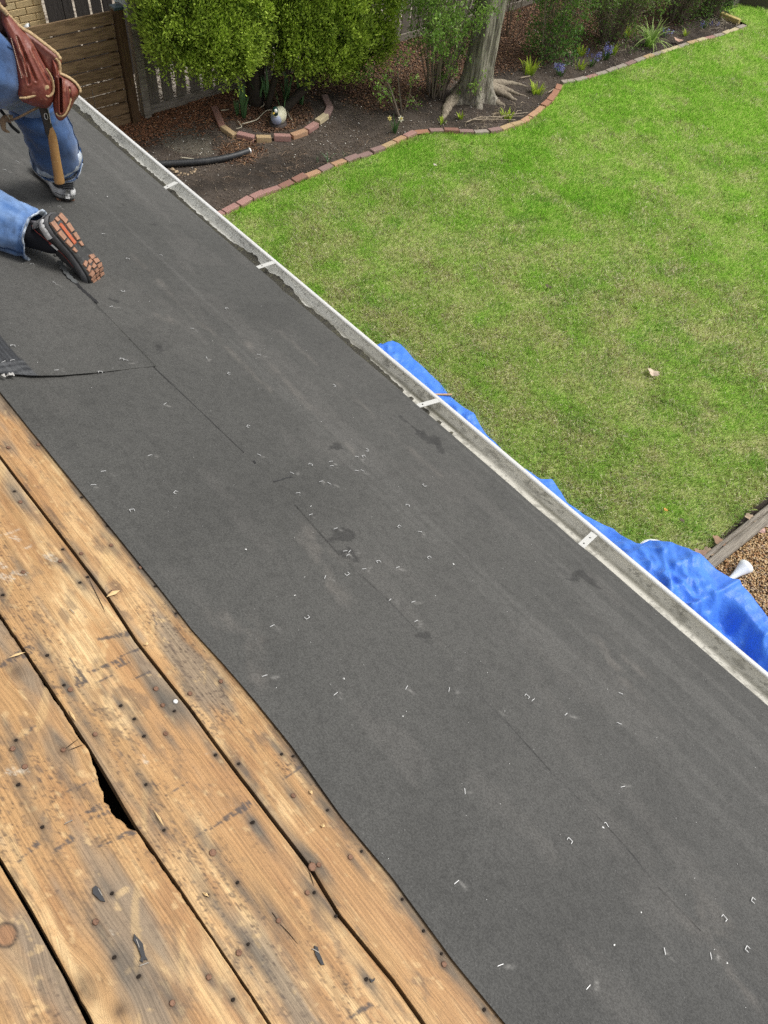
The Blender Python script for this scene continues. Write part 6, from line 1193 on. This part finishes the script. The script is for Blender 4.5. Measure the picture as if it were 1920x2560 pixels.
def shoe(parent, O, R, bend, side, light_heel, label=None, K=1.0):
    def S(v):
        v = np.array(v, float); yb = .185
        if bend and v[1] > yb:
            d = v[1] - yb; ang = bend * min(1.0, d / .05); rr = d; c, s_ = math.cos(ang), math.sin(ang); z = v[2]; v = np.array([v[0], yb + rr * c - z * s_ * .8, rr * s_ * .85 + z * c])
        return O + R @ v * K
    def hw(y, k=1.0, ex=0.0): return max(float(np.interp(y, YS, HW)) * k + ex, .001)
    cen = lambda y: side * (.006 * math.sin(math.pi * y / .3) - .010 * max(0, (y - .2) / .1))
    toe = lambda y: .014 * max(0, (y - .20) / .09) ** 2 + .004 * max(0, (.03 - y) / .03)
    def slab(name, y0, y1, zb, zt, k, ex, m, par, flare=0):
        ys_ = [y for y in np.linspace(max(y0, 0.0), y1, 34)]; V = []; n = 0
        for y in ys_:
            w_ = hw(y, k, ex); fl = flare * max(0, 1 - y / .05)
            for x, z in ((-w_, zb(y)), (-w_ - fl * .3, (zb(y) + zt(y)) / 2), (-w_ * .97, zt(y)), (w_ * .97, zt(y)), (w_ + fl * .3, (zb(y) + zt(y)) / 2), (w_, zb(y))): V.append(S((cen(y) + x, y - fl, z + toe(y))))
        F = [(i * 6 + j, i * 6 + (j + 1) % 6, (i + 1) * 6 + (j + 1) % 6, (i + 1) * 6 + j) for i in range(len(ys_) - 1) for j in range(6)] + [tuple(range(6)), tuple((len(ys_) - 1) * 6 + j for j in range(6))[::-1]]
        return mesh(name, V, F, m, par, True)
    # upper
    ys_ = np.concatenate([np.linspace(.004, .12, 22), np.linspace(.13, .292, 26)]); V = []; n = 22
    for y in ys_:
        Ht = np.interp(y, [0, .01, .03, .06, .085, .105, .125, .16, .20, .24, .27, .285, .295], [.070, .092, .100, .092, .086, .098, .094, .078, .064, .056, .048, .040, .030]); w_ = hw(y, .97); wt = np.interp(y, [0, .05, .1, .2, .3], [.80, .78, .72, .9, 1])
        for j in range(n):
            th = math.pi * j / (n - 1); cx_, sz_ = math.cos(th), math.sin(th) ** .62; pinch = 1 - (1 - wt) * sz_; z0 = .024; z = z0 + (Ht - z0) * sz_
            if .02 < y < .098 and sz_ > .90: z -= .030 * min(1, (y - .02) / .015, (.098 - y) / .015)
            V.append(S((cen(y) + w_ * pinch * (abs(cx_) ** .8) * np.sign(cx_), y - .006 * sz_ * max(0, 1 - y / .03), z + toe(y) + .0009 * math.sin(y * 300) * (y > .10))))
    F = [(i * n + j, i * n + j + 1, (i + 1) * n + j + 1, (i + 1) * n + j) for i in range(len(ys_) - 1) for j in range(n - 1)] + [tuple(range(n))[::-1], tuple((len(ys_) - 1) * n + j for j in range(n))]
    sh = mesh('shoe', V, F, M_up, parent, True)
    if label: sh['label'] = label
    slab('midsole', 0, .298, lambda y: .010, lambda y: .034 + .012 * max(0, 1 - y / .07), 1.0, .003, M_midd if not light_heel else M_mid, sh, .009)
    slab('outsole', 0.0, .299, lambda y: .0, lambda y: .012, .98, .001, M_out, sh, .004)
    if not light_heel: slab('heel_cushion', 0.0, .05, lambda y: .024, lambda y: .050, 1.0, .0045, M_mid, sh, .008)
    else:
        slab('toe_guard', .20, .297, lambda y: .020, lambda y: .040, 1.0, .003, M_mid, sh)
        mb = MB(); th = np.linspace(-1.25, 1.25, 24); mb.tube([S((hw(.03) * 1.24 * math.sin(a), .020 - .036 * math.cos(a), .029)) for a in th], .0016, 5); mb.build('midsole_groove', M_out, sh)
    for k_ in range(6):   # heel ribs
        th = np.linspace(-1.15, 1.15, 16); zz_ = .050 + .0075 * k_; mb = MB(); mb.tube([S((.034 * (1 - .02 * k_) * math.sin(a), .016 - .020 * math.cos(a) - .0006 * k_, zz_)) for a in th], .0020, 5); mb.build('heel_rib', M_midd, sh)
    mb = MB(); mb.tube([S((x, y, z)) for x, y, z in ((0, -.004, .088), (0, -.014, .104), (0, -.018, .120), (0, -.006, .126), (0, .006, .108))], .0075, 8, flat=.28, up=R[:, 0]); mb.build('heel_tab', M_tab, sh, True)
    for sg in (-1, 1):
        mb = MB(); mb.tube(catmull([S((sg * .012, -.004, .098)), S((sg * .031, .012, .080)), S((sg * .038, .045, .062)), S((sg * .038, .080, .052)), S((sg * .036, .115, .046)), S((sg * .040, .16, .042))], 5), .0011, 5); mb.build('piping', M_red, sh)
    sgn = -1 if side > 0 else 1
    for sg in (-1, 1):
        a, b = S((sg * .0405, .060, .060)), S((sg * .0395, .092, .053)); c_, d_ = S((sg * .0415, .058, .051)), S((sg * .0405, .090, .044)); mesh('side_tag', [a, b, d_, c_, a * .98 + (R[:, 0] * -sg * 0.002 + a) * .02], [(0, 1, 2, 3)], M_tagw, sh)
        mesh('side_tag_corner', [a + (a - c_) * .0 + R[:, 0] * sg * .0004, a + (b - a) * .22 + R[:, 0] * sg * .0004, c_ + (d_ - c_) * .3 + R[:, 0] * sg * .0004, c_ + R[:, 0] * sg * .0004], [(0, 1, 2, 3)], M_red, sh)
    # laces and tongue
    for k_ in range(5):
        y = .125 + .017 * k_; z = np.interp(y, [.12, .16, .2], [.097, .081, .068]) + toe(y); mb = MB(); mb.tube([S((-.022, y - .004, z - .008)), S((0, y, z + .003)), S((.022, y + .004, z - .008))], .0024, 6); mb.build('lace', M_midd, sh)
    mb = MB()
    for a, b in (((0, .118, .102), (.028, .105, .085)), ((0, .118, .102), (-.026, .100, .088)), ((.0, .118, .104), (.016, .15, .088))): mb.tube(catmull([S(a), S(((a[0] + b[0]) / 2, (a[1] + b[1]) / 2, max(a[2], b[2]) + .006)), S(b)], 4), .0022, 6)
    mb.build('lace_bow', M_midd, sh)
    # tread blocks
    def lug(p0, p1, w_, m=M_lug, name='tread_block', h_=-.0055):
        p0, p1 = np.array(p0), np.array(p1); d = p1 - p0; nn = np.array([-d[1], d[0]]) / np.linalg.norm(d) * w_ / 2; rj = np.random.default_rng(int(abs(p0[0] * 9e3) + p0[1] * 7e3)); q = [a + rj.normal(0, .0013, 2) for a in (p0 - nn * .93, p1 - nn * .82, p1 + nn * .88, p0 + nn * .93)]; V = []
        for z, sc in ((.001, 1), (h_, .9)):
            c_ = (p0 + p1) / 2
            for a in q: a2 = c_ + (a - c_) * sc; V.append(S((cen(a2[1]) + a2[0], a2[1], z + toe(a2[1]))))
        mesh(name, V, [(0, 1, 2, 3), (7, 6, 5, 4), (0, 4, 5, 1), (1, 5, 6, 2), (2, 6, 7, 3), (3, 7, 4, 0)], m, sh)
    for sg in (-1, 1):
        lug((sg * .024, .010), (sg * .027, .040), .022); lug((sg * .027, .044), (sg * .025, .074), .023); lug((sg * .0255, .078), (sg * .022, .104), .020); lug((sg * .022, .109), (sg * .020, .126), .016)
    lug((0, .010), (0, .024), .018); lug((0, .030), (0, .105), .017, M_org, 'orange_insert', -.0035)
    for k_ in range(6):
        y = .165 + .019 * k_; w_ = hw(y + .008) * .88
        for sg in (-1, 1): lug((sg * w_ * .34, y), (sg * w_ * .98, y + .006), .0155)
        if k_ < 5: lug((-w_ * .26, y + .008), (w_ * .26, y + .008), .013)
    for sg in (-1, 1): lug((sg * .010, .280), (sg * .022, .276), .012)
    return sh
shoe(person, heelR - fR * .012, FR, 0, 1, True, 'right shoe flat on the felt with a light grey heel', K=1.12)
shoe(person, H_ + np.array([.0, .0, .012]), FL, .5, -1, False, 'left shoe up on its toes showing an orange and tan tread', K=1.16)

# strap with hook behind the knee
M_strap = mat('tan_leather', (0.27, 0.185, 0.115), .65, layers=[((60, 60, 60), 3, .45, .7, (.12, .08, .05), .7)]); M_steel = mat('dark_steel', (0.06, 0.055, 0.052), .4, metal=.5); M_blk = mat('black_pad', (0.015, 0.015, 0.016), .7)
ks = empty('knee_strap', AX((60, 285), 3.02), 'tan strap with a curved brown hook wrapped behind the right knee', 'strap')
P = catmull([AX(p, x) for p, x in (((150, 240), 2.98), ((110, 262), 2.90), ((88, 272), 2.86), ((60, 287), 2.86), ((36, 298), 2.89), ((20, 303), 2.93))], 5); mb = MB(); mb.tube(P, .017, 8, flat=.22, up=(0, 1, 1)); mb.build('strap', M_strap, ks, True)
P = catmull([AX(p, 2.95) for p in ((30, 298), (16, 296), (8, 302), (8, 314), (12, 325), (24, 331))], 5); mb = MB(); mb.tube(P, np.interp(np.linspace(0, 1, len(P)), [0, .35, .7, 1], [.015, .013, .009, .003]), 10, flat=.5, up=(1, 0, 0)); mb.build('hook', M_strap, ks, True)
mb = MB(); mb.tube([AX((18, 288), 2.93), AX((31, 307), 2.93)], .0018, 6); mb.build('buckle', M_zinc, ks)
mb = MB(); mb.tube(catmull([AX(p, 3.06) for p in ((2, 276), (16, 294), (28, 314), (46, 330))], 4), [.012] * 13, 8, flat=.5); mb.build('knee_pad', M_blk, ks, True)

# leather pouches: outline at its own distance, inflated to real thickness ------
M_lea = mat('red_leather', (0.195, 0.050, 0.032), .46, spec=.5, layers=[((14, 14, 14), 4, .42, .68, (0.10, 0.020, 0.015), .75), ((40, 40, 40), 4, .56, .72, (.42, .20, .13), .6), ((160, 160, 160), 3, .62, .74, (.5, .36, .25), .35)], bump=((38, 38, 38), .45, .006, 5))
M_leat = mat('tan_edge_leather', (0.46, 0.33, 0.18), .7, layers=[((60, 60, 60), 4, .46, .68, (.22, .13, .07), .75)], bump=((90, 90, 90), .5, .003)); M_thr = mat('pale_thread', (.55, .42, .32), .8); M_leab = mat('dark_leather', (0.045, 0.016, 0.011), .6)
k1 = .2893; PN = nrmz(np.array([-.88, .22, .34])); PQ = AX((95, 210), 2.86)
def pp_(p, d=0.0): return PL((p[0] * k1, p[1] * k1), PQ + PN * d, PN)
def pillow(name, outl, d0, thick, m, parent, creases=(), n=96, rings=22, cpt=None, pw=.55):
    O2 = catmull(np.vstack([outl, outl[:1]]), 8)[:-1]; dd = np.concatenate([[0], np.cumsum(np.linalg.norm(np.diff(np.vstack([O2, O2[:1]]), axis=0), axis=1))]); tt = np.linspace(0, dd[-1], n, endpoint=False); O2c = np.vstack([O2, O2[:1]]); O3 = np.stack([np.interp(tt, dd, O2c[:, i]) for i in (0, 1)], 1)
    c = np.array(cpt if cpt is not None else O3.mean(0), float); V = []; 
    for side in (1, -1):
        for r_ in range(rings + 1):
            s_ = 1 - r_ / rings
            for j in range(n):
                p = c + (O3[j] - c) * s_; h_ = thick * (1 - s_ ** 3.0) ** pw
                for a, b, w_, amp in creases:
                    a, b = np.array(a, float), np.array(b, float); d = b - a; t = np.clip(((p - a) @ d) / (d @ d), 0, 1); dist = np.linalg.norm(p - a - t * d); h_ -= amp * math.exp(-(dist / w_) ** 2) * min(1, (1 - s_) * 6) - amp * .45 * math.exp(-((dist - 2.1 * w_) / w_) ** 2) * min(1, (1 - s_) * 6)
                V.append(pp_(p, d0 + side * h_))
    M_ = (rings + 1) * n; F = []
    for sd_ in (0, 1):
        for r_ in range(rings):
            for j in range(n):
                a = sd_ * M_ + r_ * n + j; b = sd_ * M_ + r_ * n + (j + 1) % n; q = (a, b, b + n, a + n); F.append(q if sd_ else q[::-1])
    return mesh(name, V, F, m, parent, True)
belt = empty('tool_belt', PQ, 'worn red leather tool pouches with tan rims hanging from the roofer\'s right hip', 'tool belt')
A_ = [(20, 80), (75, 128), (130, 190), (190, 262), (250, 320), (300, 400), (350, 500), (400, 590), (445, 665), (468, 750), (465, 850), (435, 915), (395, 937), (290, 915), (200, 880), (165, 845), (150, 780), (128, 620), (98, 440), (60, 300), (10, 180)]
pa_ = pillow('large_pouch', np.array(A_, float), .025, .045, M_lea, belt, creases=(((150, 330), (310, 690), 11, .008), ((215, 470), (250, 720), 10, .007), ((290, 430), (420, 690), 12, .010), ((110, 360), (210, 650), 9, .006)), cpt=(300, 660))
B_2 = [(185, 245), (280, 300), (390, 385), (480, 455), (530, 510), (528, 560), (512, 650), (470, 700), (430, 660), (380, 570), (310, 440), (230, 330)]
pillow('back_pocket', np.array(B_2, float), -.012, .020, M_lea, belt, cpt=(420, 530))
C_2 = [(452, 505), (480, 540), (505, 600), (530, 640), (600, 670), (660, 720), (692, 775), (685, 820), (650, 870), (620, 930), (580, 1000), (535, 1042), (495, 1030), (468, 970), (455, 880), (468, 800), (466, 700), (452, 600)]
pillow('small_pouch', np.array(C_2, float), .010, .038, M_lea, belt, creases=(((522, 690), (530, 965), 9, .030), ((500, 560), (505, 660), 9, .010), ((600, 760), (610, 880), 8, .006)), cpt=(555, 840))
def rimtube(name, pts, r_, d, m=M_leat, par=belt, flat=1.0, k=6):
    P = catmull([pp_(p, d) for p in pts], k); mb = MB(); rr_ = r_ * (1 + .10 * np.sin(np.arange(len(P)) * 1.9)); rr_[0] *= .5; rr_[-1] *= .5; mb.tube(P, rr_, 10, flat=flat); mb.build(name, m, par, True)
rimtube('rim', [(60, 115), (110, 170), (185, 240), (270, 290), (350, 350), (420, 405), (490, 462), (528, 515)], .0080, .020, M_leat, belt, .6)
rimtube('rim', [(480, 500), (510, 540), (518, 600), (508, 650)], .0055, .02)
rimtube('rim', [(512, 632), (560, 652), (610, 680), (655, 718), (690, 768), (692, 805)], .0080, .028, M_leat, belt, .6)
rimtube('seam_edge', [(165, 848), (230, 845), (300, 825), (360, 800), (390, 790)], .0040, .060); rimtube('seam_edge', [(385, 800), (410, 830), (440, 822), (462, 780), (455, 700), (430, 640), (395, 590)], .0050, .058, M_leat, belt, .5)
rimtube('seam_edge', [(484, 975), (505, 1000), (545, 1000), (578, 965), (600, 900), (618, 830), (600, 770)], .0035, .040)
for dx_, d in ((0, .072), (45, .072)):   # two rows of pale stitches
    for k_ in range(24):
        t = k_ / 24; p = np.array([95 + dx_ + 95 * t, 330 + 350 * t - dx_ * .3]); q = p + [3.4, 11]; mb = MB(); mb.tube([pp_(p, d - .002), pp_((p + q) / 2, d), pp_(q, d - .002)], .0009, 4); mb.build('stitch', M_thr, pa_)
pillow('waist_flap', np.array([(-70, -50), (10, 30), (60, 90), (110, 150), (150, 240), (165, 420), (150, 560), (118, 420), (70, 330), (0, 318), (-70, 330)], float), -.004, .026, M_leab, belt, cpt=(60, 200))
rimtube('rim', [(-40, -10), (0, 55), (40, 95), (70, 135)], .008, .045, M_leat)
pillow('worn_patch', np.array([(325, 752), (350, 738), (380, 742), (415, 736), (425, 762), (400, 775), (380, 790), (352, 772)], float), .064, .002, M_leat, belt)
# belt round the waist, out of the picture
th = np.linspace(0, 2 * math.pi, 40); mb = MB(); mb.tube(np.stack([pel[0] + .17 * np.cos(th), pel[1] + .18 * np.sin(th), np.full(40, pel[2] + .09)], 1), .026, 8, cap=False, flat=.2, up=(0, 0, 1)); mb.build('belt', M_leab, belt, True)
mb = MB(); mb.tube(catmull([pp_((20, 70)), pp_((-90, -90)), np.array([pel[0] + .0, pel[1] - .175, pel[2] + .09])], 5), .025, 8, flat=.3); mb.build('hanger_strap', M_leab, belt, True)
# hammer
M_hand = mat('hickory_handle', (0.36, 0.20, 0.075), .5, layers=[((40, 40, 8), 4, .44, .68, (.20, .105, .042), .7), ((120, 120, 120), 3, .6, .72, (.55, .40, .22), .5)])
hm = empty('hammer', AX((152, 460), 2.84), 'roofing hammer with a honey coloured handle hanging head up below the pouches', 'hammer')
hx = 2.84; P = catmull([AX(p, hx) for p in ((125, 318), (132, 350), (139, 395), (146, 435), (148, 450), (149, 460))], 6); mb = MB(); mb.tube(P, np.interp(np.linspace(0, 1, len(P)), [0, .12, .5, .8, .93, 1], [.010, .0165, .0185, .0205, .0205, .012]), 14, flat=.75); mb.build('handle', M_hand, hm, True)
P = catmull([AX(p, hx) for p in ((100, 236), (109, 275), (116, 300), (122, 325), (123, 345))], 5); mb = MB(); mb.tube(P, np.interp(np.linspace(0, 1, len(P)), [0, .5, .8, 1], [.015, .0155, .0165, .006]), 10, flat=.45); mb.build('neck', M_steel, hm, True)
c = AX((115, 291), hx); mb = MB(); rg = [c + nrmz(CAM - c) * .0085 + np.array([0, .0058 * math.cos(a), .011 * math.sin(a)]) for a in np.linspace(0, 6.283, 16)]; mb.tube(rg, .0016, 6, cap=False); mb.build('slot_rim', M_zinc, hm); mb = MB(); mb.tube([c + nrmz(CAM - c) * .006 + [0, 0, .008], c + nrmz(CAM - c) * .0085 + [0, 0, .0], c + nrmz(CAM - c) * .006 - [0, 0, .008]], .0042, 8); mb.build('slot', M_blk, hm)
mb = MB(); mb.tube([AX((121, 272), hx - .006), AX((124, 290), hx - .006), AX((127, 308), hx - .006)], .0014, 5); mb.build('bright_edge', M_zinc, hm)
hc2 = AX((98, 226), hx); mb = MB(); mb.box(hc2, (.03, .12, .03), bev=.004); mb.build('head', M_steel, hm)
